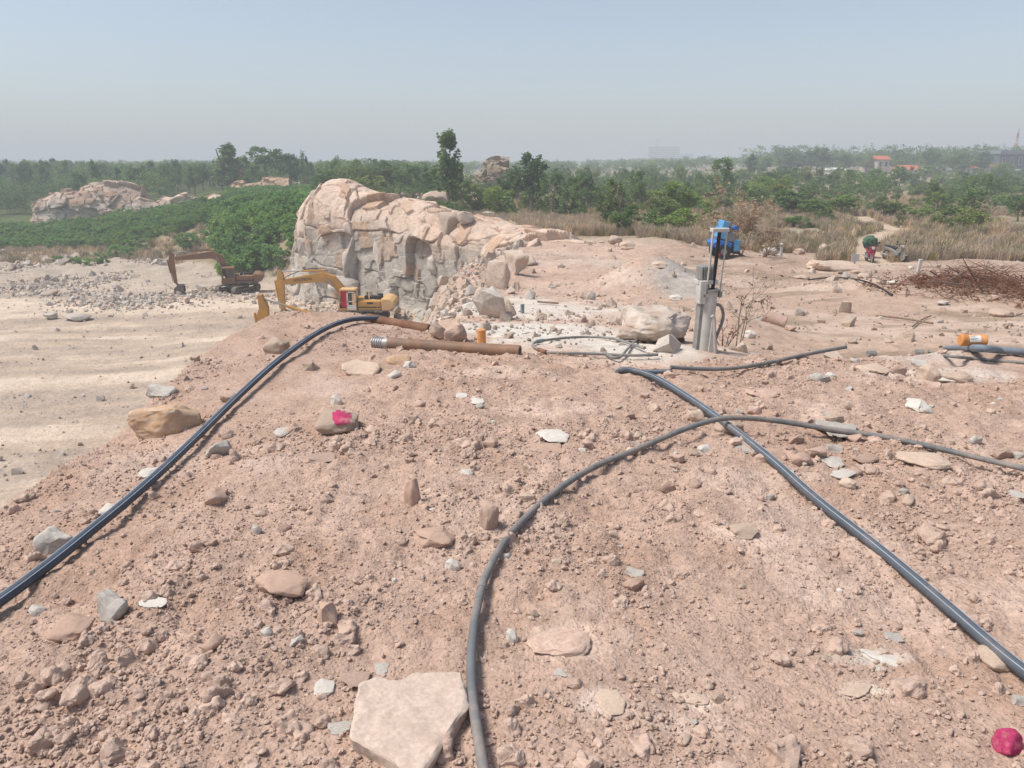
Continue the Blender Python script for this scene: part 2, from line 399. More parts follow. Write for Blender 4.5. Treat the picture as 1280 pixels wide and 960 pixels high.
def spline(P, n=8):
    P = [np.array(p, float) for p in P]; Q = [2*P[0]-P[1]]+P+[2*P[-1]-P[-2]]; out = []
    for i in range(1, len(Q)-2):
        p0, p1, p2, p3 = Q[i-1:i+3]
        for k in range(n):
            t = k/n
            out.append(.5*((2*p1)+(-p0+p2)*t+(2*p0-5*p1+4*p2-p3)*t*t+(-p0+3*p1-3*p2+p3)*t**3))
    out.append(P[-1]); return out
def text_mesh(txt, size, mat, depth=.004):
    cu = bpy.data.curves.new('lettering', 'FONT'); cu.body = txt; cu.size = size; cu.extrude = depth
    cu.align_x = 'CENTER'; cu.align_y = 'CENTER'
    o = bpy.data.objects.new('lettering', cu); COL.objects.link(o)
    dg = bpy.context.evaluated_depsgraph_get(); dg.update()
    me = bpy.data.meshes.new_from_object(o.evaluated_get(dg)); bpy.data.objects.remove(o)
    me.materials.clear(); me.materials.append(mat); return me

def rock_mesh(name, mat, seed, n=16, dims=(1, 1, .7), detail=0, rough=.05, boxy=.5):
    """angular broken stone: hull of scattered points, edges chipped by noise"""
    r = np.random.default_rng(seed)
    p = r.normal(size=(n, 3)); p /= np.linalg.norm(p, axis=1)[:, None]
    q = p/np.abs(p).max(1)[:, None]; p = p*(1-boxy)+q*boxy*.85
    p *= r.uniform(.82, 1.0, (n, 1))*.5*np.array(dims)
    bm = bmesh.new()
    for c in p: bm.verts.new(c)
    res = bmesh.ops.convex_hull(bm, input=bm.verts)
    bmesh.ops.delete(bm, geom=[v for v in bm.verts if not v.link_faces], context='VERTS')
    if detail:
        bmesh.ops.dissolve_limit(bm, angle_limit=.25, verts=bm.verts, edges=bm.edges)
        bmesh.ops.bevel(bm, geom=list(bm.edges), offset=.035*min(dims), segments=1, affect='EDGES', clamp_overlap=True)
        bmesh.ops.triangulate(bm, faces=bm.faces)
        for _ in range(detail): bmesh.ops.subdivide_edges(bm, edges=bm.edges, cuts=1, use_grid_fill=True)
        bmesh.ops.triangulate(bm, faces=bm.faces)
        co = np.array([v.co[:] for v in bm.verts]); m = min(dims); d = fbm3(co/m*2.2+seed, seed % 97, 4)*rough*m
        nr = np.array([v.normal[:] for v in bm.verts]); bm.normal_update()
        for v, k in zip(bm.verts, d): v.co += v.normal*float(k)
    me = bpy.data.meshes.new(name); bm.to_mesh(me); bm.free(); me.materials.append(mat)
    if detail:
        me.polygons.foreach_set('use_smooth', np.ones(len(me.polygons), bool)); me.set_sharp_from_angle(angle=R(28))
    return me
def clod_mesh(name, mat, seed, sub=2):
    bm = bmesh.new(); bmesh.ops.create_icosphere(bm, subdivisions=sub, radius=.5)
    co = np.array([v.co[:] for v in bm.verts]); d = fbm3(co*2.6+seed*3.1, seed, 3)
    d2 = np.abs(fbm3(co*5.5+seed, seed+50, 2))
    for v, k, k2 in zip(bm.verts, d, d2): v.co = v.co*(1+.75*float(k)-.32*float(k2)); v.co.z *= .66
    me = bpy.data.meshes.new(name); bm.to_mesh(me); bm.free(); me.materials.append(mat)
    me.polygons.foreach_set('use_smooth', np.ones(len(me.polygons), bool)); return me
def scatter(name, meshes, P, rot, scl, idx, label, cat, kind='stuff'):
    """a mass nobody could count: point cloud + instance on points"""
    src = bpy.data.collections.new(name+' sources')
    for k, me in enumerate(meshes): src.objects.link(bpy.data.objects.new('%s_form_%02d' % (name, k), me))
    n = len(P); me = bpy.data.meshes.new(name); me.vertices.add(n); me.vertices.foreach_set('co', np.asarray(P, np.float32).ravel())
    for nm, ty, d, key in (('rot', 'FLOAT_VECTOR', rot, 'vector'), ('scl', 'FLOAT_VECTOR', scl, 'vector'), ('idx', 'INT', idx, 'value')):
        a = me.attributes.new(nm, ty, 'POINT'); a.data.foreach_set(key, np.asarray(d, np.int32 if ty == 'INT' else np.float32).ravel())
    o = link(name, me); tag(o, label, cat, None, kind)
    ng = bpy.data.node_groups.new(name, 'GeometryNodeTree')
    ng.interface.new_socket('Geometry', in_out='INPUT', socket_type='NodeSocketGeometry')
    ng.interface.new_socket('Geometry', in_out='OUTPUT', socket_type='NodeSocketGeometry')
    nd = ng.nodes; gi = nd.new('NodeGroupInput'); go = nd.new('NodeGroupOutput')
    iop = nd.new('GeometryNodeInstanceOnPoints'); ci = nd.new('GeometryNodeCollectionInfo')
    ci.inputs['Collection'].default_value = src; ci.inputs['Separate Children'].default_value = True; ci.inputs['Reset Children'].default_value = True
    def na(nm, t):
        q = nd.new('GeometryNodeInputNamedAttribute'); q.data_type = t; q.inputs['Name'].default_value = nm
        return [s for s in q.outputs if s.enabled and s.name == 'Attribute'][0]
    er = nd.new('FunctionNodeEulerToRotation'); L = ng.links.new
    L(gi.outputs[0], iop.inputs['Points']); L(ci.outputs[0], iop.inputs['Instance']); iop.inputs['Pick Instance'].default_value = True
    L(na('idx', 'INT'), iop.inputs['Instance Index']); L(na('rot', 'FLOAT_VECTOR'), er.inputs[0]); L(er.outputs[0], iop.inputs['Rotation'])
    L(na('scl', 'FLOAT_VECTOR'), iop.inputs['Scale']); L(iop.outputs[0], go.inputs[0])
    o.modifiers.new('scatter', 'NODES').node_group = ng
    return o

# ------------------------------------------------------------------ ground
PATH = [hit(1090, 330), hit(1078, 312), hit(1098, 296), hit(1125, 288), hit(1085, 279), hit(1075, 272)]
WHITE = [(hit(665, 388), 1.0, 3.2), (hit(720, 428), .55, 1.5), (hit(690, 415), .5, 2.0), (hit(800, 436), .5, 1.0), (hit(640, 412), .4, 1.8)]
CRUST = [(hit(712, 805), .22, .14, (.62, .47, .38)), (hit(755, 885), .10, .10, (.66, .54, .46)), (hit(835, 905), .20, .10, (.62, .48, .40)), (hit(872, 880), .07, .06, (.66, .54, .46)), (hit(1090, 830), .15, .07, (.62, .57, .50)), (hit(1078, 868), .11, .05, (.66, .57, .47)), (hit(930, 675), .20, .10, (.60, .46, .38)), (hit(690, 515), .45, .22, (.58, .44, .36)), (hit(620, 470), .5, .25, (.56, .43, .35)), (hit(1180, 470), .8, .25, (.60, .52, .46)), (hit(855, 352), 1.3, 2.2, (.42, .40, .37)), (hit(950, 445), .9, .3, (.60, .49, .42))]
def seg_d(x, y, P):
    d = np.full(np.shape(x), 1e9)
    for a, b in zip(P[:-1], P[1:]):
        ex, ey = b[0]-a[0], b[1]-a[1]; t = np.clip(((x-a[0])*ex+(y-a[1])*ey)/(ex*ex+ey*ey), 0, 1)
        d = np.minimum(d, np.hypot(x-a[0]-t*ex, y-a[1]-t*ey))
    return d
def soil_colour(x, y, z):
    d, pit, md = zones(x, y)
    def c3(c): return np.array(c)[None, :]
    def lerp(a, b, t): return a+(b-a)*t[:, None]
    n1 = fbm2(x*.35, y*.35, 71, 4); n2 = fbm2(x*1.4, y*1.4, 73, 4); n3 = fbm2(x*.08, y*.08, 75, 4)
    C = np.repeat(c3((.455, .325, .258)), len(x), 0)                       # mound soil
    C = lerp(C, c3((.53, .405, .335)), ss(.05, .5, n2)*.7)
    C = lerp(C, c3((.40, .268, .20)), ss(.05, .5, fbm2(x*2.3+7, y*2.3, 77, 3))*.6)
    # open ground beyond the mound: pink ramp in the middle, browner on the right
    rr = ss(0, 1, (x-.13*y)/(.12*y+1))
    ramp_c = lerp(np.repeat(c3((.53, .385, .305)), len(x), 0), c3((.58, .46, .38)), ss(-.1, .5, n1))
    ramp_c = lerp(ramp_c, c3((.45, .31, .24)), ss(.1, .6, n2)*.7)
    tan_c = lerp(np.repeat(c3((.44, .32, .25)), len(x), 0), c3((.53, .41, .33)), ss(.0, .5, n1))
    tan_c = lerp(tan_c, c3((.27, .20, .14)), ss(.12, .5, fbm2(x*.5+20, y*.9, 79, 4))*.75)
    O = lerp(ramp_c, tan_c, rr)
    plain = ss(50, 58, y+2.5*n1)
    P_c = lerp(np.repeat(c3((.33, .255, .175)), len(x), 0), c3((.40, .33, .25)), ss(-.1, .5, n1))
    P_c = lerp(P_c, c3((.20, .19, .10)), ss(.0, .4, n3)*.5)
    P_c = lerp(P_c, c3((.30, .25, .18)), ss(120, 250, y)*.7)
    O = lerp(O, P_c, plain)
    pd = seg_d(x, y, PATH); O = lerp(O, c3((.56, .44, .33)), (1-ss(.6, 1.9, pd+.5*n2))*.9)
    C = lerp(O, C, md)
    # pit: pale hauling road with wheel bands, grey gravel strips, rubble at the back
    ax, ay = x*.97+y*.25, -x*.25+y*.97
    band = fbm2(ax*.05, ay*.30, 81, 4); b2 = fbm2(ax*.16, ay*1.3, 83, 3)
    F_c = lerp(np.repeat(c3((.51, .405, .315)), len(x), 0), c3((.645, .53, .42)), ss(-.05, .35, band+.3*b2))
    F_c = lerp(F_c, c3((.43, .35, .285)), ss(-.02, .22, -band+.35*b2)*.9)
    F_c = lerp(F_c, c3((.44, .37, .30)), ss(66, 80, y+6*n1)*.85)
    V_c = lerp(np.repeat(c3((.30, .24, .155)), len(x), 0), c3((.10, .13, .05)), ss(108, 122, y))
    F_c = lerp(F_c, V_c, ss(100, 108, y+3*n1))
    slope_c = lerp(np.repeat(c3((.45, .32, .245)), len(x), 0), c3((.54, .44, .355)), ss(-.2, .4, n1))
    mslope = lerp(np.repeat(c3((.46, .322, .250)), len(x), 0), c3((.47, .34, .27)), ss(0, .5, n2))
    slope_c = lerp(mslope, slope_c, ss(11, 26, y)); slope_c = lerp(slope_c, V_c, ss(76, 88, y))
    C = lerp(C, slope_c, ss(.0, .12, pit)); C = lerp(C, F_c, ss(.90, .99, pit))
    for p, r0, r1 in WHITE:
        w = 1-ss(.35, 1.15, np.hypot((x-p[0])/r1, (y-p[1])/(r1*1.2))+.45*n2); C = lerp(C, c3((.64, .60, .535)), w*.7*(1-ss(.1, .3, pit)))
    for p, rx_, ry_, cc in CRUST:
        w = 1-ss(.45, 1.1, np.hypot((x-p[0])/rx_, (y-p[1])/ry_)+.45*fbm2(x*9, y*9, 87, 3)*(1 if p[1] < 12 else .4)); C = lerp(C, c3(cc), w*.75)
    wr = ss(4.2, 5.4, x+.0*y)*np.exp(-((y-6.75)/.5)**2)+np.exp(-((x-3.6)/1.3)**2-((y-6.9)/.45)**2)
    C = lerp(C, c3((.60, .53, .47)), np.clip(wr, 0, 1)*ss(-.15, .3, n2)*.8)
    return C
yr = [.55]
while yr[-1] < 10: yr.append(yr[-1]+max(.011, (yr[-1]**2+2.7)/(960*1.65)*.62))
while yr[-1] < 130: yr.append(yr[-1]+max(.03, yr[-1]*.0052))
while yr[-1] < 6000: yr.append(yr[-1]*1.045)
yr = np.array(yr); NC = 620; tx = np.linspace(-1.05, 1.05, NC)
GY = np.repeat(yr[:, None], NC, 1); GX = tx[None, :]*(GY+2.2)
gx, gy = GX.ravel(), GY.ravel(); gzv = height(gx, gy, True)
gd, gp, gm = zones(gx, gy); GC = soil_colour(gx, gy, gzv)
nr = len(yr); ii = np.arange(nr*NC).reshape(nr, NC)
quads = np.stack([ii[:-1, :-1], ii[:-1, 1:], ii[1:, 1:], ii[1:, :-1]], -1).reshape(-1, 4)
cx = gx[quads].mean(1); cy = gy[quads].mean(1); cp = gp[quads].mean(1)
kind = np.where((cy < 24) , 0, np.where(cp > .5, 1, 2))
for k, nm in enumerate(('dirt_mound', 'quarry_floor', 'scrubland')):
    q = quads[kind == k]; used = np.unique(q); rem = np.full(len(gx), -1); rem[used] = np.arange(len(used))
    me = mesh_np(nm, np.stack([gx, gy, gzv], 1)[used], rem[q], M['ground_near' if k == 0 else 'ground_far'], True); addcol(me, GC[used])
    tag(link(nm, me), kind='structure')


# ------------------------------------------------------------------ rock faces
def worley3(p, s, jit=.36, pw=5):
    ip = np.floor(p); best = np.full(len(p), 9.); sec = np.full(len(p), 9.); bid = np.zeros(len(p)); til = np.zeros(len(p))
    for dx in (-1, 0, 1):
        for dy in (-1, 0, 1):
            for dz in (-1, 0, 1):
                c = ip+np.array([dx, dy, dz]); a = c[:, 0]+c[:, 2]*57; b = c[:, 1]+c[:, 2]*131
                q = c+.5+jit*(np.stack([_h2(a, b, s), _h2(a, b, s+1), _h2(a, b, s+2)], 1)*2-1)
                d = np.abs(q-p); d = (d**pw).sum(1)**(1/pw)
                idv = _h2(a, b, s+5); closer = d < best
                sec = np.where(closer, best, np.minimum(sec, d)); bid = np.where(closer, idv, bid); best = np.where(closer, d, best)
                tv = ((p-q)*(np.stack([_h2(a, b, s+6), _h2(a, b, s+7), _h2(a, b, s+8)], 1)*2-1)).sum(1); til = np.where(closer, tv, til)
    return best, sec, bid, til
def outcrop(name, pts, label, cat, ns=560, nt=260, cell=(3.2, 3.2, 3.5), amp=.66, cols=None, depth=1.0, seed=3, rot=.35):
    """pts: (x, y, z_base, z_face, z_crest, z_back); the land lies to the right of the walking direction reversed"""
    P = np.array(pts, float); L = np.concatenate([[0], np.cumsum(np.hypot(np.diff(P[:, 0]), np.diff(P[:, 1])))])
    s = np.linspace(0, L[-1], ns); Q = np.stack([np.interp(s, L, P[:, k]) for k in range(6)], 1)
    tx_ = np.gradient(Q[:, 0]); ty_ = np.gradient(Q[:, 1]); l = np.hypot(tx_, ty_); nx, ny = -ty_/l, tx_/l
    k = np.ones(15)/15
    nx = np.convolve(np.pad(nx, 7, 'edge'), k, 'valid'); ny = np.convolve(np.pad(ny, 7, 'edge'), k, 'valid')
    t = np.linspace(0, 1, nt)
    off = np.interp(t, [0, .08, .45, .52, .72, .86, 1], np.array([-.5, .0, .55, 1.0, 3.6, 5.2, 8.0])*depth)
    zb, zf, zc, zk = (Q[:, i][:, None] for i in (2, 3, 4, 5))
    Z = np.where(t < .45, zb+(zf-zb)*(t/.45), np.where(t < .72, zf+(zc-zf)*np.sin(np.clip((t-.45)/.27, 0, 1)*pi/2), zc+(zk-zc)*ss(.76, 1, t)))
    X = Q[:, 0][:, None]+nx[:, None]*off; Y = Q[:, 1][:, None]+ny[:, None]*off
    V = np.stack([X, Y, Z], -1).reshape(-1, 3)
    arc = np.concatenate([np.zeros((ns, 1)), np.cumsum(np.hypot(np.diff(off)[None, :], np.diff(Z, axis=1)), 1)], 1)
    W = np.stack([(np.repeat(s[:, None], nt, 1).ravel()+.25*arc.ravel()*rot)/cell[0], arc.ravel()/cell[2], np.full(ns*nt, .5)], 1)
    W[:, :2] += .13*np.stack([vn3(V*.45, 1), vn3(V*.45, 2)], 1)
    b1, b2, bid, bt = worley3(W, seed); c1, c2, cid, ctl = worley3(W*2.3+7, seed+40)
    cp_t = ss(.42, .58, t)[None, :]; on = np.stack([-nx[:, None]*(1-.6*cp_t), -ny[:, None]*(1-.6*cp_t), .08+.75*cp_t+0*nx[:, None]], -1).reshape(-1, 3)
    fade = (ss(0, .05, t)*(1-.2*ss(.5, .6, t))*(1-.7*ss(.75, 1, t)))[None, :].repeat(ns, 0).ravel()
    dsp = amp*(bid*2-1)+.95*amp*bt+.20*amp*(cid*2-1)+.30*amp*ctl-.45*amp*np.exp(-(b2-b1)/.016)-.06*amp*np.exp(-(c2-c1)/.02)+.07*fbm3(V*1.5, 9, 4)
    V = V+on*(dsp*fade)[:, None]
    ii = np.arange(ns*nt).reshape(ns, nt); q = np.stack([ii[:-1, :-1], ii[1:, :-1], ii[1:, 1:], ii[:-1, 1:]], -1).reshape(-1, 4)
    me = mesh_np(name, V, q, M['cliff'], True); me.set_sharp_from_angle(angle=R(24))
    lo, hi, oc = [np.array(c) for c in (cols or ((.47, .43, .375), (.60, .465, .37), (.46, .28, .17)))]
    tt = np.tile(t, ns); up = ss(.33, .55, tt+.12*fbm3(V*.5, 5, 3))
    C = lo+(hi-lo)*up[:, None]; C = C*(.86+.28*bid[:, None])
    C = C+(oc-C)*(ss(.80, .95, cid)*.55)[:, None]
    addcol(me, C)
    o = link(name, me); tag(o, label, cat); return o
OC = outcrop('rock_outcrop', [(-17, 88, -6, -4, -3, -5), (-21.5, 78, -9.5, -4.2, -1.8, -4.6), (-20.8, 72.5, -10.4, -3.9, -1.0, -4.4), (-18.6, 69.2, -10.6, -3.4, -.1, -4.2), (-16.6, 68.4, -10.6, -3.6, -.2, -4.0), (-14, 67, -10.6, -4.0, -1.2, -3.6), (-8.5, 62.5, -10.4, -4.4, -1.9, -3.6), (-4, 58, -10, -4.6, -2.8, -3.8), (-1, 53, -9, -4.8, -3.2, -4.0), (1.5, 48.5, -7, -4.2, -3.5, -4.2)],
     'big blasted pink and grey rock outcrop behind the yellow excavator', 'rock outcrop')
rock_forms = {}
def rock_form(mat, k, detail=1, boxy=.6, n=16, rough=.13):
    key = (mat, k, detail, boxy)
    if key not in rock_forms: rock_forms[key] = rock_mesh('stone_form', M[mat], 100+k*7+len(mat), n, (1, 1, 1), detail, rough, boxy)
    return rock_forms[key]
def block(u, v, Y, w, h, dep, mat, parent=None, name='rock_block', rz=0, tilt=0, k=0, boxy=.85):
    """stone with its foot at sight line (u, v) and distance Y; w, h in photo pixels"""
    s = Y/F*1.02; p = at(u, v-h/2, Y+dep*.3)
    o = link(name, rock_form(mat, k % 9, 2 if w > 26 else 1, boxy), parent, p, (tilt, rnd.uniform(-.12, .12), rz), (w*s*1.12, dep, h*s*1.15))
    if parent is not None:
        o.matrix_parent_inverse = Matrix.Identity(4)
    return o
for i, (u, v, Y, w, h, d, mt, rz, tl) in enumerate([
    (408, 262, 71.5, 46, 30, 3.0, 'rubble', .3, .1), (428, 268, 71, 34, 26, 2.6, 'rubble', -.2, .15), (383, 300, 70.8, 24, 50, 2.6, 'rubble', .35, .0),
    (384, 345, 70.2, 26, 52, 2.2, 'rubble_grey', .4, .0), (401, 340, 69.6, 16, 62, 2.0, 'rubble', .2, .0), (418, 330, 69.0, 32, 50, 2.4, 'rubble', .12, -.05),
    (414, 352, 68.6, 28, 22, 1.8, 'rubble_grey', .2, .0), (445, 350, 67.8, 44, 64, 2.4, 'rubble_grey', .42, .0), (480, 345, 66.0, 36, 54, 2.4, 'rubble_grey', .5, -.05),
    (512, 348, 64.2, 30, 46, 2.2, 'rubble', .5, .0), (527, 352, 63.0, 18, 40, 1.6, 'rubble_grey', .5, .0), (549, 352, 61.5, 34, 40, 2.2, 'rubble_grey', .6, .0),
    (575, 350, 59.5, 30, 38, 2.0, 'rubble_grey', .6, .0), (540, 305, 62, 30, 24, 2.0, 'rubble', .8, .3), (560, 300, 61, 26, 34, 1.8, 'rubble', .5, .1),
    (580, 285, 60, 26, 22, 1.8, 'rubble', .3, .1), (470, 292, 68, 30, 18, 1.8, 'rubble', .3, .2), (502, 298, 66, 34, 20, 1.8, 'rubble', .5, .2), (450, 275, 69.5, 34, 18, 2, 'rubble', .3, .3),
    (432, 378, 67, 40, 36, 2.0, 'rubble_grey', .4, -.2), (400, 375, 69, 34, 30, 2.0, 'rubble_grey', .1, -.1)]):
    block(u, v, Y, w, h, d, mt, OC, 'rock_block', rz, tl, i)
RB = empty('rock_ledge', at(622, 400, 38)); tag(RB, 'upright grey stone slabs lining the foot of the pink dirt ramp', 'rock ledge')
RB.location = (0, 0, 0)
for i, (u, v, Y, w, h, d, mt, rz, tl) in enumerate((q[0], q[1], min(q[2], hit(q[0], q[1])[1]+.2), *q[3:]) for q in [(613, 402, 37.0, 26, 46, 1.6, 'rubble_grey', .5, .0), (621, 362, 38.0, 25, 40, 1.5, 'rubble', .55, .05), (645, 345, 40.0, 28, 32, 1.5, 'rubble', .35, .1), (632, 400, 38.6, 16, 30, 1.2, 'rubble', .5, .1), (662, 333, 42, 18, 18, 1.2, 'rubble', .2, .1)]):
    block(u, v, Y, w, h, d, mt, RB, 'rock_slab', rz, tl, i+3)
def far_rocks(name, u0, u1, Y, vb, vf, label, crest, zback=-6, seed=9, depth=1.3, cols=None, cat='rock outcrop'):
    n = len(crest); pts = []
    for i, c in enumerate(crest):
        u = u0+(u1-u0)*i/(n-1); a = at(u, vb, Y); f = at(u, vb+(c-vb)*vf, Y); k = at(u, c, Y+4)
        g_ = gz(a[0], a[1]); pts.append((a[0], a[1]+(2.0 if i in (0, n-1) else 0), min(a[2], g_)-1.0, f[2], k[2], min(a[2], zback, g_-1)))
    return outcrop(name, pts, label, cat, 240, 110, (3.4, 3.4, 2.6), .95, cols, depth, seed)
far_rocks('rock_outcrop', 22, 200, 150, 287, .62, 'broken pale quarry face rising behind the green valley shrubs', [262, 244, 238, 235, 229, 228, 232, 240, 256], seed=21, cols=((.55, .47, .40), (.50, .38, .30), (.40, .22, .14)))
far_rocks('rock_outcrop', 180, 300, 156, 278, .6, 'low pale stone step beyond the shrubs, right of the broken face', [258, 247, 249, 244, 247, 244, 250, 262], seed=27, depth=.8)
far_rocks('earth_bank', 255, 385, 172, 262, .5, 'ochre earth bank below the spreading trees', [246, 232, 226, 224, 222, 224, 240], seed=31, cols=((.42, .29, .19), (.45, .32, .21), (.38, .22, .12)), cat='earth bank')
far_rocks('rock_outcrop', 588, 652, 125, 232, .5, 'brown rocky knoll standing among trees behind the columnar tree', [215, 202, 199, 199, 202, 216], seed=37, cols=((.34, .28, .22), (.36, .30, .23), (.30, .2, .13)), depth=.8)

# ------------------------------------------------------------------ loose stones on the plateau and in the pit
def stone(u, v, w, h, mat, label, group=None, rz=None, Y=None, dep=None, k=None, boxy=.45, sink=.22, tilt=(0, 0), name='rock', cat='rock', mesh=None):
    p = hit(u, v) if Y is None else at(u, v, Y)
    if Y is not None:
        ph = hit(u, v)
        if .55 < ph[1]/Y < 1.6: dep = dep*ph[1]/Y; p = ph
        p[2] = gz(p[0], p[1])
    D = math.hypot(p[1]*cos(PITCH)+(CAMZ-p[2])*sin(PITCH), 0); s = D/F
    ang = math.atan2(CAMZ-p[2], p[1])
    W = w*s; flat = any(q in (label or '') for q in ('flat', 'flag', 'flake', 'slab', 'crust', 'long', 'chip'))
    if flat and Y is None: dep = h*s/max(.25, sin(ang))*.85; dep = min(dep, W*1.6); H = .24*min(W, dep)
    else: dep = dep or W*rnd.uniform(.65, .95); H = max(.3*W, (h*s-dep*sin(ang)*.55)/max(.3, cos(ang)))
    o = link(name, mesh or rock_form(mat, rnd.randrange(9) if k is None else k, (3 if w > 40 else 2) if w > 14 else 1, boxy), None, (p[0], p[1]+dep*.35, p[2]+H*(.5-sink)), (tilt[0], tilt[1], rnd.uniform(-.5, .5) if rz is None else rz), (W*1.15, dep*1.1, H*1.12))
    tag(o, label, cat, group); return o
for a in [
    (197, 550, 88, 62, 'orange', 'large ochre boulder lying on the mound edge above the haul road', None, .55, None, .36, 4, .85),
    (196, 500, 42, 26, 'grey', 'grey stone just behind the large ochre boulder'),
    (68, 698, 50, 50, 'grey', 'square grey block beside the dark blue hose'),
    (132, 775, 50, 60, 'grey', 'upright grey wedge of stone downhill of the dark blue hose'),
    (350, 757, 72, 44, 'brown', 'soil-covered brown boulder on open dirt right of the dark hose'),
    (612, 670, 32, 50, 'pink', 'pointed pink stone standing in the dirt left of the curved hose'),
    (345, 442, 36, 32, 'cream', 'triangular cream stone just right of the dark hose near the crest'),
    (420, 508, 18, 21, 'white', 'small pale stone uphill of the red-painted rock'),
    (448, 470, 52, 28, 'cream', 'broad cream stone in front of the threaded drill pipe'),
    (497, 457, 34, 18, 'orange', 'ochre stone wedged under the threaded drill pipe'),
    (513, 464, 20, 12, 'white', 'small chalky white stone in front of the ochre stone'),
    (576, 502, 16, 14, 'white', 'left of two white chips lying together on the mound'), (596, 506, 20, 12, 'white', 'right of two white chips lying together on the mound'),
    (692, 558, 44, 18, 'white', 'long pale flake lying on bare dirt between the hoses'),
    (1058, 552, 62, 36, 'grey', 'large flat grey slab touching the curved hose'),
    (932, 574, 42, 52, 'grey', 'grey flagstone under the hose crossing'), (914, 542, 42, 28, 'cream', 'cream stone beneath the hose crossing'),
    (1160, 518, 36, 26, 'white', 'pale angular stone uphill of the large flat grey slab'),
    (1162, 594, 72, 24, 'cream', 'long cream stone with reddish edge under the thin hose'),
    (1165, 560, 28, 18, 'pink', 'pink stone uphill of the long cream stone'),
    (1057, 606, 38, 15, 'white', 'flat pale stone downhill of the large flat grey slab'),
    (1046, 592, 27, 22, 'grey', 'small grey stone beside the flat pale stone'),
    (968, 580, 34, 22, 'brown', 'brown stone just right of the hose crossing'), (1003, 590, 28, 26, 'brown', 'squarish brown stone in the cluster right of the crossing'),
    (1024, 582, 30, 24, 'pink', 'pink stone in the cluster right of the crossing'), (1085, 585, 32, 18, 'pink', 'low pink stone under the thin hose'),
    (1164, 477, 30, 34, 'cream', 'rounded tan boulder in front of the blue grey pipe'), (1200, 480, 44, 18, 'cream', 'low tan stone leaning against the rounded boulder'),
    (700, 825, 84, 42, 'pink', 'pink slab nearly buried in the dirt right of the curved hose'),
    (640, 812, 20, 26, 'white', 'pale stone close to the curved hose'), (704, 852, 18, 22, 'grey', 'small grey oblong pebble below the buried pink slab'),
    (792, 728, 26, 17, 'grey', 'grey pebble among brown clods on open dirt'), (795, 745, 30, 24, 'brown', 'brown clod-covered stone touching the grey pebble'),
    (476, 846, 18, 24, 'grey', 'grey pebble at the back edge of the broad slab'), (444, 862, 44, 30, 'pink', 'pink stone at the left corner of the broad slab'),
    (404, 868, 30, 24, 'white', 'white angular stone left of the broad slab'), (424, 925, 30, 20, 'grey', 'grey stone tucked beside the broad slab'),
    (1252, 845, 46, 34, 'cream', 'cream stone beside the thick straight hose'), (1278, 890, 26, 20, 'grey', 'grey stone at the foot of the thick straight hose'),
    (660, 636, 12, 24, 'white', 'thin upright pale chip beside the pointed pink stone'), (583, 600, 20, 10, 'white', 'flat white chip on the open mound'),
    (85, 808, 58, 36, 'brown', 'big brown clod below the upright grey wedge'), (188, 768, 38, 18, 'white', 'pale flat stone right of the upright grey wedge'),
    (515, 640, 24, 50, 'brown', 'tall brown ridge of hardened soil on the mound'), (1078, 875, 50, 22, 'cream', 'cream crust of stone half buried near the thick hose'),
    (1110, 836, 60, 24, 'white', 'chalky crust of stone half buried near the thick hose'), (1118, 812, 22, 18, 'grey', 'small grey stone behind the chalky crust'),
    (265, 634, 34, 26, 'pink', 'faint pink stone right of the dark hose'), (135, 645, 28, 20, 'white', 'white-topped stone left of the dark hose'), (180, 600, 26, 18, 'white', 'white chip stone left of the dark hose'),
    (410, 790, 40, 40, 'brown', 'round brown stone right of the brown boulder'), (265, 822, 32, 32, 'brown', 'brown stone standing in loose crumbs'), (320, 670, 16, 16, 'grey', 'small grey stone among crumbs'),
    (395, 590, 40, 18, 'pink', 'pale pink crust in the soil'), (270, 575, 36, 34, 'grey', 'grey stones against the dark hose'), (390, 465, 28, 18, 'cream', 'cream stone right of the dark hose'),
    (930, 680, 40, 20, 'cream', 'buried cream stone in the smooth dirt'), (1275, 628, 34, 16, 'grey', 'flat grey stone under the thin hose end'), (860, 880, 60, 26, 'cream', 'pinkish crust patch of buried stone'), (765, 895, 40, 36, 'cream', 'cream crust of buried stone right of the curved hose'),
    (540, 690, 60, 34, 'brown', 'broken brown soil lump in the open mound'), (675, 575, 60, 22, 'brown', 'flattened brown soil lump behind the pale flake'), (960, 500, 40, 14, 'pink', 'pink stone uphill of the hose crossing'), (350, 545, 22, 14, 'grey', 'grey chip left of the red-painted rock'),
    (1185, 480, 30, 12, 'white', 'white chips at the tan boulder'), (1100, 470, 40, 14, 'cream', 'cream flat stone near the pale dust'), (870, 520, 30, 14, 'pink', 'pink stone behind the thick hose')]:
    emb = a[5].find('buried') > 0 or a[5].find('crust') > 0
    stone(*a, sink=.40 if emb else .3)
rr_ = stone(420, 547, 62, 40, 'cream', 'rock with a magenta paint mark on its face', None, .2, None, .3, 3, .6); bpy.context.view_layer.update()
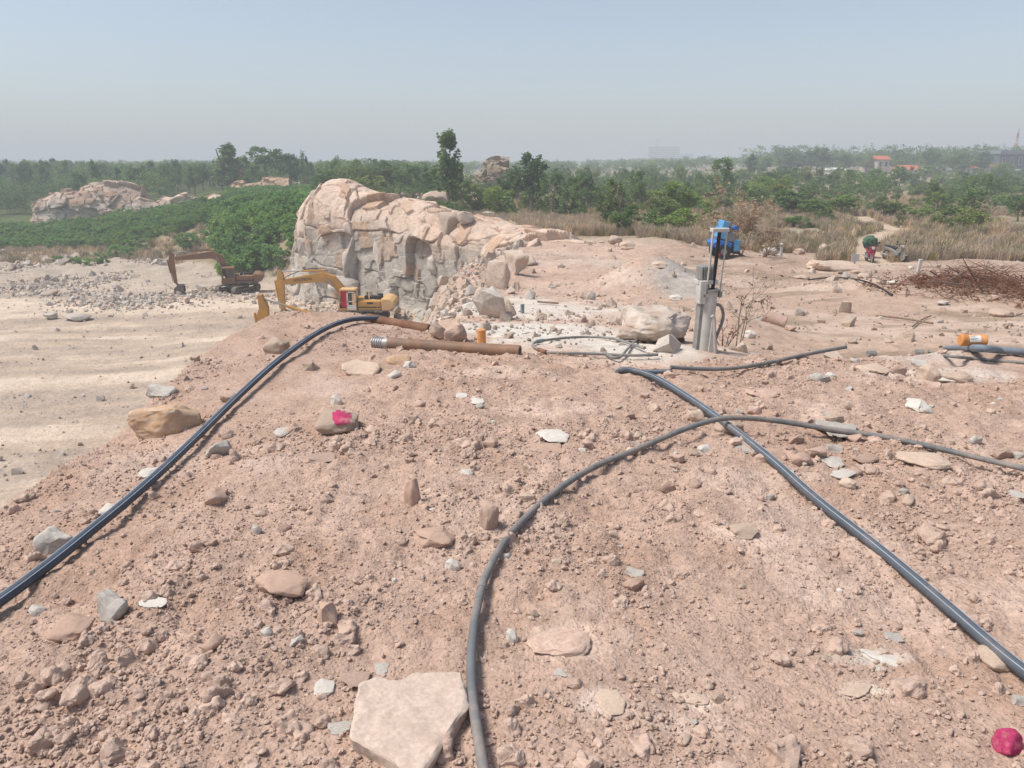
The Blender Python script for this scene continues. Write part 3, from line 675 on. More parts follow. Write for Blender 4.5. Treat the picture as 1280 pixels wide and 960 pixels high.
# painted spot draped on the face that looks at us
def paint_patch(rock, cx_, cz_, rad, mat):
    dg = bpy.context.evaluated_depsgraph_get(); inv = rock.matrix_world.inverted(); ctr = rock.matrix_world.translation; cams = Vector((0, 0, CAMZ))
    dirv = (ctr-cams).normalized(); right = dirv.cross(Vector((0, 0, 1))).normalized(); up = right.cross(dirv)
    n = 12; pts = {}
    for i in range(n+1):
        for j in range(n+1):
            a, b = (i/n*2-1), (j/n*2-1)
            if a*a+b*b > 1.0+.25*vn2(np.array([a*3.]), np.array([b*3.]), 3)[0]: continue
            o_ = cams+right*(cx_+a*rad)+up*(cz_+b*rad)
            lo = inv @ o_; ld = (inv.to_3x3() @ dirv).normalized()
            ok, loc, nrm, _ = rock.ray_cast(lo, ld)
            if ok: pts[(i, j)] = loc+nrm*.012
    V = list(pts.values()); ix = {k: q for q, k in enumerate(pts)}
    Fc = [(ix[(i, j)], ix[(i+1, j)], ix[(i+1, j+1)], ix[(i, j+1)]) for i in range(n) for j in range(n) if all(k in ix for k in ((i, j), (i+1, j), (i+1, j+1), (i, j+1)))]
    me = bpy.data.meshes.new('paint_mark'); me.from_pydata(V, [], Fc); me.materials.append(mat)
    link('paint_mark', me, rock)
paint_patch(rr_, .015, .025, .062, M['paint_red'])
stone(1268, 950, 40, 40, 'pink', 'red-painted stone at the mound foot beyond the thick hose', mesh=rock_mesh('stone_form', M['paint_red'], 77, 18, (1, 1, 1), 2))
# broad flat slab in the foreground
def slab(name, poly, top, thick, mat, label, tilt=0):
    c = np.mean([hit(u, v) for u, v in poly], 0); P = []
    for u, v in poly:
        r = ray(u, v); t = (c[2]+top-CAMZ)/r[2]; P.append((r[0]*t-c[0], r[1]*t-c[1]))
    bm = bmesh.new(); vt = [bm.verts.new((x, y, 0)) for x, y in P]; f = bm.faces.new(vt)
    if f.normal.z < 0: f.normal_flip()
    ex = bmesh.ops.extrude_face_region(bm, geom=[f]); 
    for e in ex['geom']:
        if isinstance(e, bmesh.types.BMVert): e.co.z -= thick; e.co.x *= .94; e.co.y *= .94
    bmesh.ops.recalc_face_normals(bm, faces=bm.faces)
    bmesh.ops.bevel(bm, geom=list(bm.edges), offset=.008, segments=1, affect='EDGES', clamp_overlap=True)
    bmesh.ops.triangulate(bm, faces=bm.faces)
    for _ in range(4): 
        bmesh.ops.subdivide_edges(bm, edges=[e for e in bm.edges if e.calc_length() > .03], cuts=1); bmesh.ops.triangulate(bm, faces=bm.faces)
    bm.normal_update(); co = np.array([v.co[:] for v in bm.verts]); d = fbm3(co*9, 3, 4)*.018+fbm3(co*34, 8, 3)*.006
    for v, k in zip(bm.verts, d): v.co += v.normal*float(k)
    me = bpy.data.meshes.new(name); bm.to_mesh(me); bm.free(); me.materials.append(mat)
    me.polygons.foreach_set('use_smooth', np.ones(len(me.polygons), bool)); me.set_sharp_from_angle(angle=R(40))
    o = link(name, me, None, (c[0], c[1], c[2]+top), (tilt, 0, 0)); tag(o, label, 'rock'); return o
slab('rock_slab', [(447, 852), (470, 843), (497, 846), (520, 836), (548, 840), (578, 838), (584, 880), (552, 925), (527, 962), (500, 955), (462, 930), (436, 918)], .07, .13, M['slab'], 'broad flat cream slab lying against the curved hose', R(3))

# random stones on the mound, look-alikes
cnt = 0
while cnt < 180:
    u, v = (rnd.uniform(10, 1270), 450+510*rnd.random()**1.1) if cnt % 2 else (rnd.uniform(780, 1275), rnd.uniform(455, 640))
    p = hit(u, v)
    if p[1] > 9 or p[0] < -2.9: continue
    sz = rnd.choice([6, 7, 8, 9, 11, 14, 18]); q = rnd.random()
    mt = 'grey' if q < .20 else 'white' if q < .28 else 'pink' if q < .75 else 'cream'
    lab = {'grey': 'small grey stone chip strewn on the pink dirt mound', 'white': 'small white stone chip strewn on the pink dirt mound', 'pink': 'small pinkish stone strewn on the pink dirt mound', 'cream': 'small cream stone strewn on the pink dirt mound'}[mt]
    stone(u, v, sz*1.3, sz*rnd.uniform(.9, 1.3), mt, lab.replace('chip ', ''), 'small %s stones on the mound' % mt, name='small_rock', sink=.32); cnt += 1

# soil clods: the largest as things, the crumbs as one mass
clods = [rock_mesh('clod_form', M['clod'], 700+k, 18, (1, .9, .7), 2, .30, .25) if k < 3 else clod_mesh('clod_form', M['clod'], k, 2) for k in range(6)]
NCL = 80000
cu = np.empty((0, 3))
r1 = rng.random(NCL*3); yv = .9+(r1**1.35)*8.6; xv = rng.uniform(-1, 1, NCL*3)*(yv*.78+1.2)
dn = fbm2(xv*.55+9, yv*.55, 53, 2); dn2 = fbm2(xv*1.6, yv*1.6, 91, 3)
keep = (rng.random(NCL*3) < np.clip(.16+.6*ss(-.45, .3, dn)+.55*dn2, .05, 1)) & (xv > -3.6)
xv, yv, dn2 = xv[keep][:NCL], yv[keep][:NCL], dn2[keep][:NCL]; n = len(xv)
sz = .0062*(1-rng.random(n))**(-1/2.15); sz = np.minimum(sz, .10)*(.65+.6*ss(-.3, .4, dn2))
zv = height(xv, yv, True); rot = rng.uniform(0, 2*pi, (n, 3)); rot[:, :2] *= .12
scl = sz[:, None]*rng.uniform(.8, 1.3, (n, 3)); Pn = np.stack([xv, yv, zv+sz*(.20-.16*ss(.02, .05, sz))], 1); idx = np.where(sz > .022, rng.integers(0, 3, n), rng.integers(0, 6, n))
app = sz/np.hypot(yv, CAMZ); order = np.argsort(-app); big = order[:280]; rest = order[280:]
HA = np.array([hit(u, v) for u, v in [(-60, 812), (120, 676), (240, 566), (350, 459), (400, 423)]]); HB = np.array([hit(u, v) for u, v in [(596, 780), (640, 680), (740, 598), (860, 552), (960, 542), (1100, 557), (1300, 604)]]); HC = np.array([hit(u, v) for u, v in [(1330, 905), (1100, 706), (905, 541), (795, 474)]])
SL = hit(510, 900)
def clod_place(x, y):
    if math.hypot(x-SL[0], y-SL[1]) < .45: return 'beside the broad flat cream slab'
    if x < np.interp(y, HA[:, 1], HA[:, 0]): return 'on the quarry side of the dark blue hose'
    rt = x > np.interp(y, HC[:, 1], HC[:, 0]); und = x > HB[0, 0] and y < np.interp(x, HB[:, 0], HB[:, 1])
    if rt: return 'right of the thick straight hose, inside the arc' if und else 'right of the thick straight hose, beyond the thin arc'
    return 'inside the arc of the thin grey hose' if und else 'between the dark blue hose and the arc hose'
for i in big:
    o = link('soil_clod', clods[idx[i]], None, Pn[i], rot[i], scl[i]); wh = clod_place(Pn[i][0], Pn[i][1]); sw = 'large' if sz[i] > .055 else 'small'
    tag(o, '%s lump of pinkish soil %s' % (sw, wh), 'soil clod', '%s soil lumps %s' % (sw, wh))
scatter('soil_crumbs', clods, Pn[rest], rot[rest], scl[rest], idx[rest], 'loose pinkish crumbs and clods covering the mound', 'soil crumbs')

# rubble: pit floor, slopes, ramp sides
rub = [rock_mesh('rubble_form', M['rubble' if k < 5 else 'rubble_grey'], 300+k, 13, (1, 1, .75), 0, 0, .5) for k in range(9)]
def rubble(n, f, smin, smax, al, name, label, nbig, blabel, bgroup, white=.5):
    xs, ys = f(n); zs = height(xs, ys, True); s = smin*(1-rng.random(len(xs)))**(-1/al); s = np.minimum(s, smax)*(np.clip(ys/45., .25, 1) if name == 'talus' else 1)
    rt = rng.uniform(0, 2*pi, (len(xs), 3)); sc = s[:, None]*rng.uniform(.7, 1.35, (len(xs), 3))
    ix = np.where(rng.random(len(xs)) < white, rng.integers(0, 5, len(xs)), rng.integers(5, 9, len(xs)))
    P_ = np.stack([xs, ys, zs+s*.12], 1); od = np.argsort(-s/ys); b, r_ = od[:nbig], od[nbig:]
    for i in b:
        o = link('rubble_block', rub[ix[i]], None, P_[i], rt[i], sc[i]); tag(o, blabel, 'rock', bgroup)
    scatter(name, rub, P_[r_], rt[r_], sc[r_], ix[r_], label, 'rubble')
def pit_pts(n):
    x = rng.uniform(-75, -14, n*4); y = rng.uniform(60, 106, n*4)
    d, pit, md = zones(x, y); w = ss(62, 80, y)*(.04+1.1*ss(-.05, .35, fbm2(x*.16, y*.16, 5, 3)))
    k = (pit > .95) & (rng.random(n*4) < w); return x[k][:n], y[k][:n]
def slope_pts(n):
    x = rng.uniform(-24, 1, n*6); y = rng.uniform(13, 72, n*6); d, pit, md = zones(x, y)
    k = ((d > -.5) & (d < 10)) & (rng.random(n*6) < .3+.7*ss(8, 1, d)); return x[k][:n], y[k][:n]
def heap_pts(n):
    k = rng.random(n) < .65; a = at(170, 384, 68); b = at(60, 372, 76); q = rng.normal(size=(n, 2))*np.array([3.6, 2.6])
    return np.where(k, a[0], b[0])+q[:, 0], np.where(k, a[1], b[1])+q[:, 1]
def floor_pts(n):
    x = rng.uniform(-60, -8, n*3); y = rng.uniform(22, 75, n*3); d, pit, md = zones(x, y); ax, ay = x*.97+y*.25, -x*.25+y*.97
    k = (pit > .95) & (rng.random(n*3) < .12+.9*ss(.05, .45, -fbm2(ax*.05, ay*.30, 81, 4))); return x[k][:n], y[k][:n]
def right_pts(n):
    y = rng.uniform(9, 52, n*3)**1.0; x = rng.uniform(-.05, .8, n*3)*y; d, pit, md = zones(x, y)
    k = (d < -.5) & (md < .2) & (rng.random(n*3) < .25+.75*ss(.0, .5, fbm2(x*.3, y*.3, 6, 3))); return x[k][:n], y[k][:n]
rubble(4800, pit_pts, .11, 1.1, 1.9, 'quarry_rubble', 'pale rubble strewn across the quarry floor', 70, 'pale rubble block lying on the quarry floor near the shrubs', 'rubble blocks on the quarry floor', .45)
rubble(6000, slope_pts, .12, .9, 1.8, 'talus', 'loose pink and grey talus below the blasted outcrop', 70, 'loose stone on the talus below the blasted outcrop', 'stones on the talus', .75)
rubble(1500, heap_pts, .16, .7, 2.0, 'spoil_heap', 'grey heap of broken stone beside the rusty orange excavator', 20, 'broken grey stone on the spoil heap by the rusty excavator', 'stones on the spoil heap', .2)
rubble(4500, floor_pts, .06, .5, 2.0, 'floor_gravel', 'scattered gravel on the pale haul road', 10, 'stone lying beside the pale haul road', 'stones beside the haul road', .4)
rubble(5200, right_pts, .035, .45, 1.9, 'field_stones', 'small stones strewn over the ground beyond the mound', 60, 'loose stone lying on the open ground beyond the mound', 'loose stones beyond the mound', .75)

for a in [
    (545, 262, 36, 30, 'cream', 'large boulder standing on the plateau edge behind the outcrop', None, .2, 73, 3.0, 4, .6, .1),
    (488, 246, 26, 24, 'grey', 'left stone of the heap beside the white post on the plateau', None, .4, 78, 2.4, 1, .7, .1), (505, 246, 24, 20, 'grey', 'right stone of the heap beside the white post on the plateau', None, -.3, 77, 2.0, 3, .7, .1), (497, 233, 18, 14, 'grey', 'top stone of the heap beside the white post', None, 0, 77.5, 1.5, 3, .7, -.9),
    (595, 262, 34, 20, 'brown', 'low brown boulder in dry grass right of the large boulder', None, .2, 76, 2.5, 2, .3, .2), (612, 257, 22, 14, 'brown', 'small brown boulder right of the low brown boulder', None, 0, 78, 2, 5, .3, .2),
    (590, 282, 22, 16, 'cream', 'cream block at the head of the ramp beside dry grass', None, .3, 58, 1.2, 1, .9, .15), (605, 284, 20, 12, 'pink', 'pink block in the row at the head of the ramp', None, 0, 57.5, 1.0, 3, .9, .15), (622, 284, 18, 15, 'white', 'pale squared block ending the row at the head of the ramp', None, .2, 57, 1.0, 2, .9, .15), (611, 272, 20, 9, 'white', 'pale flat block behind the row at the head of the ramp', None, .1, 59, 1.0, 2, .9, .15),
    (592, 302, 16, 10, 'grey', 'grey block with dark underside on the ramp edge', None, .4, 54, .8, 5, .9, .1),
    (965, 320, 18, 15, 'white', 'pale boulder beside the white marker post', None, .2, 49, .9, 4, .5, .15), (1031, 322, 12, 20, 'cream', 'upright cream boulder in dry grass near the track', None, .2, 50, .8, 2, .5, .1), (1000, 318, 14, 10, 'cream', 'low cream boulder between the post and the upright boulder', None, 0, 50, .7, 1, .5, .1),
    (1045, 340, 70, 14, 'cream', 'long cream rock ledge in front of the motorbikes', None, .1, 40, 1.6, 6, .5, .3), (1078, 342, 24, 10, 'cream', 'small cream rock ending the long ledge', None, .1, 39, .8, 7, .5, .3), (1005, 350, 20, 8, 'cream', 'flat cream stone left of the long ledge', None, .1, 36, .8, 7, .5, .3),
    (1120, 357, 16, 7, 'white', 'flat pale stone below the grey marker post', None, .1, 30, .5, 7, .5, .2), (1157, 352, 14, 12, 'cream', 'cream boulder at the back of the brush pile', None, .1, 30, .6, 1, .4, .2), (1256, 398, 26, 15, 'cream', 'tan boulder in front of the brush pile', None, .4, 17.5, .5, 3, .4, .2), (1272, 396, 16, 8, 'pink', 'low pink stone right of the tan boulder', None, .4, 17.8, .4, 3, .4, .2), (1180, 383, 14, 8, 'grey', 'small grey stone inside the brush pile', None, .4, 20, .4, 3, .4, .1), (1245, 376, 14, 9, 'pink', 'pink stone behind the tan boulder', None, .1, 20, .4, 1, .4, .1),
    (937, 425, 18, 14, 'white', 'pale stone right of the dead sapling', None, .1, 12.5, .2, 1, .5, .1), (990, 415, 16, 9, 'pink', 'small pink stone beside the capped pipe section', None, .1, 14, .25, 1, .4, .1), (770, 306, 18, 14, 'cream', 'left stone of the cluster at the grass edge', None, .2, 52, 1, 3, .6, .1), (785, 312, 22, 12, 'cream', 'right stone of the cluster at the grass edge', None, .5, 50, 1, 5, .6, .1), (825, 335, 20, 10, 'cream', 'stone behind the brown soil heap', None, .5, 40, .8, 5, .6, .1), (845, 376, 16, 8, 'white', 'pale chip above the dusty boulder', None, .5, 20, .3, 5, .6, .1),
    (60, 370, 22, 10, 'rubble', 'long low block on the quarry floor', None, .1, 80, 1.5, 2, .7, .1), (60, 400, 20, 12, 'rubble_grey', 'grey boulder beside the haul road', None, .1, 62, 1.2, 3, .7, .1), (93, 402, 34, 10, 'rubble_grey', 'heap of grey spoil beside the haul road', None, .1, 61, 1.6, 4, .4, .1), (396, 358, 30, 9, 'white', 'white block behind the yellow boom', None, .1, 69, 1.4, 4, .8, .1), (568, 432, 30, 30, 'pink', 'tilted pink stone behind the drill pipes', None, .5, 9.2, .25, 5, .3, .15, (.5, -.6)), (546, 426, 20, 28, 'cream', 'tilted cream stone behind the drill pipes', None, -.3, 9.0, .2, 7, .3, .15, (.4, -.5))]:
    stone(*a)

# ------------------------------------------------------------------ hoses and pipes on the mound
def ground_path(px, lift, n=10, over=None, ymax=None):
    P = []
    for i, (u, v) in enumerate(px):
        p = hit(u, v)
        ym = ymax[i] if isinstance(ymax, (list, tuple)) else ymax
        if ym and p[1] > ym: p = at(u, v, ym); p[2] += .04 if lift > .04 else 0
        else: p[2] = float(height(p[:1], p[1:2], False)[0])+.045+lift
        if over and i in over: p[2] += over[i]
        P.append(p)
    return spline(P, n)
def hose(name, px, r, mat, label, cat='hose', over=None, n=14, stripe=None, lift=0, bands=(), ymax=None):
    path = ground_path(px, r*.8+lift, 10, over, ymax); root = path[0]
    mb = MB(); mb.tube(path, r, n); o = mb.build(name, mat); tag(o, label, cat)
    if stripe:                                                  # thin pale lines along the wall: the hose's highlight put in as colour
        for a_ in (.5, 1.9):
            sp = []
            for i, p in enumerate(path):
                t = path[min(i+1, len(path)-1)]-path[max(i-1, 0)]; t = t/np.linalg.norm(t); sd = np.cross(t, [0, 0, 1]); sd /= np.linalg.norm(sd); up = np.cross(sd, t)
                sp.append(p+(up*cos(a_-1.2)+sd*sin(a_-1.2))*(r*.985))
            q = MB(); q.tube(sp, r*.09, 5); q.build('stripe', stripe, o)
    for k, mt, L in bands:
        q = MB(); i = int(k*(len(path)-2)); d_ = path[i+1]-path[i]; d_ = d_/np.linalg.norm(d_); c = path[i]
        q.tube([c-d_*L/2, c+d_*L/2], r*1.12 if L < .05 else r*1.5, 14); q.build('joint_band', mt, o)
    return o
hose('hose', [(-330, 1000), (-180, 895), (-60, 812), (0, 771), (60, 726), (120, 676), (180, 624), (240, 566), (300, 505), (350, 459), (400, 423), (437, 408), (474, 405)], .0245, M['hose_navy'], 'thick dark blue hose running along the mound edge to the drill pipes', stripe=M['stripe'], ymax=8.1)
hose('hose', [(640, 1120), (618, 1050), (606, 990), (597, 935), (590, 880), (590, 830), (596, 780), (610, 730), (640, 680), (690, 631), (740, 598), (800, 572), (860, 552), (905, 545), (960, 542), (1030, 547), (1100, 557), (1170, 572), (1230, 587), (1300, 604), (1420, 636), (1580, 684)], .0165, M['hose_grey'], 'thinner dusty grey hose curving in a wide arc across the mound', over={12: .03, 13: .055, 14: .03}, bands=[(.32, M['hose_dusty'], .03)])
h3 = hose('hose', [(1560, 1110), (1440, 1000), (1330, 905), (1280, 864), (1240, 830), (1180, 776), (1100, 706), (1020, 641), (960, 586), (905, 541), (860, 508), (820, 483), (795, 474), (776, 472), (772, 469), (785, 466), (810, 465.5), (840, 465)], .0225, M['hose_mid'], 'thick straight hose coming off the mound and doubling back at a sharp bend', stripe=M['stripe'], ymax=5.85)
hose('hose', [(838, 465), (870, 467), (905, 467), (940, 463), (970, 457), (1000, 450), (1025, 445), (1057, 439)], .016, M['hose_grey'], 'thin grey hose lying along the far edge of the mound', ymax=[5.85, 5.9, 5.95, 6.1, 6.3, 6.5, 6.65, 6.75], lift=.035)
hose('ledge_hose', [(822, 449), (790, 450), (740, 448), (700, 447), (685, 446), (672, 442), (666, 437), (670, 433), (685, 430), (710, 427), (735, 426), (765, 428), (785, 434), (805, 441)], .018, M['hose_dusty'], 'dusty hose laid in a flat loop on the white rock dust', bands=[(.58, M['pvc'], .26), (.35, M['rust'], .16)])
hose('ledge_hose', [(755, 446), (765, 452), (775, 452), (783, 443), (792, 433), (802, 427), (820, 427), (838, 428)], .017, M['hose_dusty'], 'short dusty hose twisting across the flat loop')
hose('plastic_pipe', [(1181, 440), (1215, 443), (1250, 446), (1300, 450), (1420, 459)], .033, M['pvc'], 'straight blue grey plastic pipe at the far edge of the mound', 'pipe', lift=-.012)
hose('thin_line', [(1160, 441), (1180, 447), (1215, 451), (1250, 454), (1300, 458), (1400, 465)], .014, M['hose_dusty'], 'thin dusty line lying in front of the blue grey plastic pipe', lift=-.035)
hose('cable', [(1010, 352), (1040, 349), (1070, 352), (1095, 360), (1115, 372)], .025, M['black'], 'dark line lying on the ground in front of the motorbikes', 'cable')
hose('stick', [(672, 380), (685, 381), (698, 382)], .03, M['wood'], 'dark stick lying on the pink ramp above the white dust', 'stick')
hose('stick', [(1095, 398), (1130, 402), (1165, 408)], .02, M['wood'], 'thin dead stick lying on the bare ground before the brush pile', 'stick')
hose('stick', [(1140, 412), (1150, 404), (1163, 398)], .015, M['wood'], 'bent twig leaning beside the thin dead stick', 'stick')

def drill_pipe(uv0, uv1, ys, r, mat, label, thread=False, lift=0.0):
    a = at(*uv0, ys[0]); b = at(*uv1, ys[1])
    a[2] = max(a[2], float(height(a[:1], a[1:2], False)[0])+r*.6); b[2] = max(b[2], float(height(b[:1], b[1:2], False)[0])+r*.6)
    d = Vector(b-a); L = d.length; root = empty('drill_pipe', a); tag(root, label, 'drill pipe', None)
    root.rotation_euler = d.to_track_quat('X', 'Z').to_euler()
    def lathe(prof, name, mt):
        n = 28; v = []; f = []
        for x, q in prof: v += [(x, q*cos(2*pi*k/n), q*sin(2*pi*k/n)) for k in range(n)]
        for i in range(len(prof)-1): f += [(i*n+k, i*n+(k+1) % n, (i+1)*n+(k+1) % n, (i+1)*n+k) for k in range(n)]
        mb = MB(); mb.add(v, f, True); o = mb.build(name, mt, root); o.data.set_sharp_from_angle(angle=R(40)); return o
    ri = r*.68
    if thread:
        th = [(0, ri), (0, r*.86)]; x = 0.0
        for k in range(5): th += [(x+.006, r*.97), (x+.013, r*.97), (x+.018, r*.84), (x+.022, r*.84)]; x += .022
        th += [(x+.02, r*.90), (x+.05, r*.94)]; xb = x+.05
        lathe(th, 'thread', M['steel'])
    else: xb = 0
    lathe([(xb, ri*.9 if not thread else r*.9), (xb, r*.97), (xb+.012, r*1.02), (xb+.10, r*1.02), (xb+.115, r*.96), (L*.28, r), (L*.285, r*.965), (L*.5, r*.97), (L-.20, r), (L-.13, r*1.0), (L-.12, r*1.04), (L-.015, r*1.04), (L, r*.98), (L, ri)], 'tube', mat)
    lathe([(xb, ri*.9), (xb+.16, ri*.88), (L-.1, ri*.88), (L, ri)], 'bore', M['zincdark'])
    if not thread: lathe([(-.002, ri*.9), (-.002, r*.97), (.004, r*.99)], 'rim', M['hose_dusty'])
    return root
drill_pipe((466, 428), (650, 447), (6.9, 6.5), .056, M['rust2'], 'long brown drill pipe with a threaded silver end on the mound', True, .02)
drill_pipe((459, 406), (536, 419), (7.8, 7.6), .058, M['rust'], 'rust-red drill pipe with open socket end behind the threaded one', False, .03)

def canister(name, p, r, L, rot, mat, label, paper=False, sub='barrel'):
    root = empty(name, p); root.rotation_euler = rot; tag(root, label, 'canister' if paper else 'sleeve'); n = 24
    prof = [(-L/2, 0), (-L/2, r*.9), (-L/2+.006, r), (-L*.38, r), (-L*.37, r*.97), (L*.37, r*.97), (L*.38, r), (L/2-.006, r), (L/2, r*.9), (L/2, 0)]
    v = [(x, q*cos(2*pi*k/n), q*sin(2*pi*k/n)) for x, q in prof for k in range(n)]
    f = [(i*n+k, i*n+(k+1) % n, (i+1)*n+(k+1) % n, (i+1)*n+k) for i in range(len(prof)-1) for k in range(n)]
    MB().add(v, f, True).build(sub, mat, root).data.set_sharp_from_angle(angle=R(40))
    if paper:
        rr = r*1.005; m_ = 10; v = []; f = []
        for i in range(m_+1):
            a_ = -.1+i/m_*1.25; v += [(-L*.22, -rr*cos(a_), rr*sin(a_)), (L*.22, -rr*cos(a_), rr*sin(a_))]
        f = [(2*i, 2*i+1, 2*i+3, 2*i+2) for i in range(m_)]
        lb = MB().add(v, f, True).build('paper_label', M['paper'], root)
        for a0, w_ in ((.95, .7), (.75, .5), (.5, .75), (.3, .6)):
            rp = rr*1.006; MB().add([(-L*.2, -rp*cos(a0), rp*sin(a0)), (-L*.2+w_*L*.4, -rp*cos(a0), rp*sin(a0)), (-L*.2+w_*L*.4, -rp*cos(a0+.07), rp*sin(a0+.07)), (-L*.2, -rp*cos(a0+.07), rp*sin(a0+.07))], [(0, 1, 2, 3)]).build('print_line', M['ink'], lb)
    return root
p = hit(1221, 444); p[1] += .10; p[2] = gz(p[0], p[1])+.10
canister('orange_canister', p, .055, .225, (0, 0, R(-4)), M['orangeplastic'], 'orange canister with white paper label behind the blue grey pipe', True)
p = at(602, 424, 10.2); p[2] = gz(p[0], p[1])+.10
canister('orange_sleeve', p, .06, .20, (0, R(90), 0), M['orangeplastic'], 'orange plastic casing sleeve standing in the white rock dust')
p = at(653, 389, 19); canister('blue_sleeve', (p[0], p[1], gz(p[0], p[1])+.1), .05, .26, (0, R(90), 0), M['pvc'], 'small blue grey casing stub in the white dust on the ramp')
p = at(967, 412, 14.0); canister('pipe_section', (p[0], p[1], gz(p[0], p[1])+.10), .13, .42, (0, R(14), R(-25)), M['pink'], 'short fat pinkish pipe section lying on the bare ground', False)
p = at(1089, 444, 6.8); canister('pipe_stub', (p[0], p[1], gz(p[0], p[1])+.04), .03, .08, (0, 0, R(10)), M['hose_dusty'], 'tiny grey pipe stub lying on pale dust', False)
p = at(1149, 441, 6.9); canister('pipe_stub', (p[0], p[1], gz(p[0], p[1])+.03), .025, .07, (0, 0, R(-10)), M['hose_dusty'], 'tiny grey pipe stub near the end of the blue grey pipe', False)

# ------------------------------------------------------------------ drilling machine
def drill_machine():
    b = at(880, 441, 10.0); b[2] = gz(b[0], b[1])-.05
    root = empty('drilling_machine', b, R(8)); tag(root, 'dust-caked column drilling machine standing beyond the mound edge', 'drilling machine')
    k = 10.0/F*1.03
    def P(u, v): return ((u-880)*k, (441-v)*k)            # machine-local side view
    def cyl(name, u0, v0, u1, v1, r, mat, par=root, y=0, n=20):
        x0, z0 = P(u0, v0); x1, z1 = P(u1, v1); return MB().tube([(x0, y, z0), (x1, y, z1)], r, n).build(name, mat, par)
    col = cyl('column', 879, 446, 882, 363, .100, M['zinc'], n=28)
    x, z = P(882, 363); MB().tube([(x, 0, z-.01), (x, 0, z+.02)], .118, 28).build('collar', M['zincdark'], col)
    x, z = P(869, 446); x1, z1 = P(871.5, 377); MB().prism([(x-.02, z), (x+.02, z), (x1+.03, z1), (x1-.02, z1)], -.05, .09).build('rail', M['zincdark'], root)
    x, z = P(866, 350); x1, z1 = P(874, 378); MB().box(x, x1, -.10, .06, z1, z).build('bracket', M['zinc'], root, .006)
    x, z = P(868, 333); x1, z1 = P(885, 351); MB().box(x, x1, -.02, .16, z1, z).build('motor', M['zincdark'], root, .012)
    mtr = MB()
    for i in range(6): mtr.box(x+.012+i*.028, x+.024+i*.028, -.035, -.018, z1+.015, z-.015)
    mtr.build('cooling_fin', M['zincdark'], root)
    x, z = P(865, 350); x1, z1 = P(890, 353); MB().box(x, x1, -.04, .16, z1-.02, z).build('base_plate', M['zinc'], root, .004)
    cyl('guide_post', 875, 372, 878.5, 291, .012, M['zinc'], y=-.06); cyl('guide_post', 880.5, 369, 880.5, 291, .010, M['zinc'], y=.015)
    cyl('guide_post', 894, 372, 897.5, 291, .010, M['zinc'], y=-.02)
    cyl('piston_rod', 884.5, 361, 888, 292, .024, M['black'], y=-.02)
    x, z = P(877.5, 288); x1, z1 = P(898.5, 292.5); MB().box(x, x1, -.075, .03, z1, z).build('crosshead', M['zinc'], root, .006)
    x, z = P(870, 366); x1, z1 = P(877, 370); MB().box(x, x1, -.10, -.02, z1, z).build('clamp', M['zinc'], root, .004)
    x, z = P(892, 364); x1, z1 = P(896, 371); MB().box(x, x1, -.06, .0, z1, z).build('clamp', M['zincdark'], root, .004)
    pts = [(x_, yy, z_) for (x_, z_), yy in zip([P(889, 380), P(896, 382), P(900, 392), P(899, 404), P(895, 417), P(892, 430)], [0, -.02, -.03, -.03, -.02, 0])]
    MB().tube(spline(pts, 6), .021, 10).build('air_hose', M['hose_dusty'], root)
    pts = [(x_, -.12, z_) for x_, z_ in [P(882, 392), P(885, 396), P(887, 415), P(890, 443)]]
    MB().tube(spline(pts, 5), .026, 8).build('drain_hose', M['zinc'], root)
    cyl('stay', 893, 444, 885, 396, .02, M['zinc'], y=-.09)
    x, z = P(884, 420); MB().prism([(x-.035, z-.22), (x+.035, z-.22), (x+.02, z+.25), (x-.01, z+.28)], -.128, -.10).build('dust_cake', M['zinc'], root)
drill_machine()
stone(818, 430, 98, 64, 'dusty', 'big smooth boulder whitened by drilling dust', None, .3, 12.0, 1.2, sink=.2, mesh=rock_mesh('stone_form', M['dusty'], 61, 34, (1, 1, 1), 3, .22, .15))
p = at(787, 380, 14.5); z = gz(p[0], p[1])
bt = empty('black_box', (p[0], p[1], z), .3); tag(bt, 'small black casing stub standing by the dusty boulder', 'casing')
MB().tube([(0, 0, -.05), (.01, 0, .20)], .065, 18).build('barrel', M['black'], bt); MB().tube([(.01, 0, .20), (.01, 0, .215)], .071, 18).build('rim', M['zincdark'], bt)

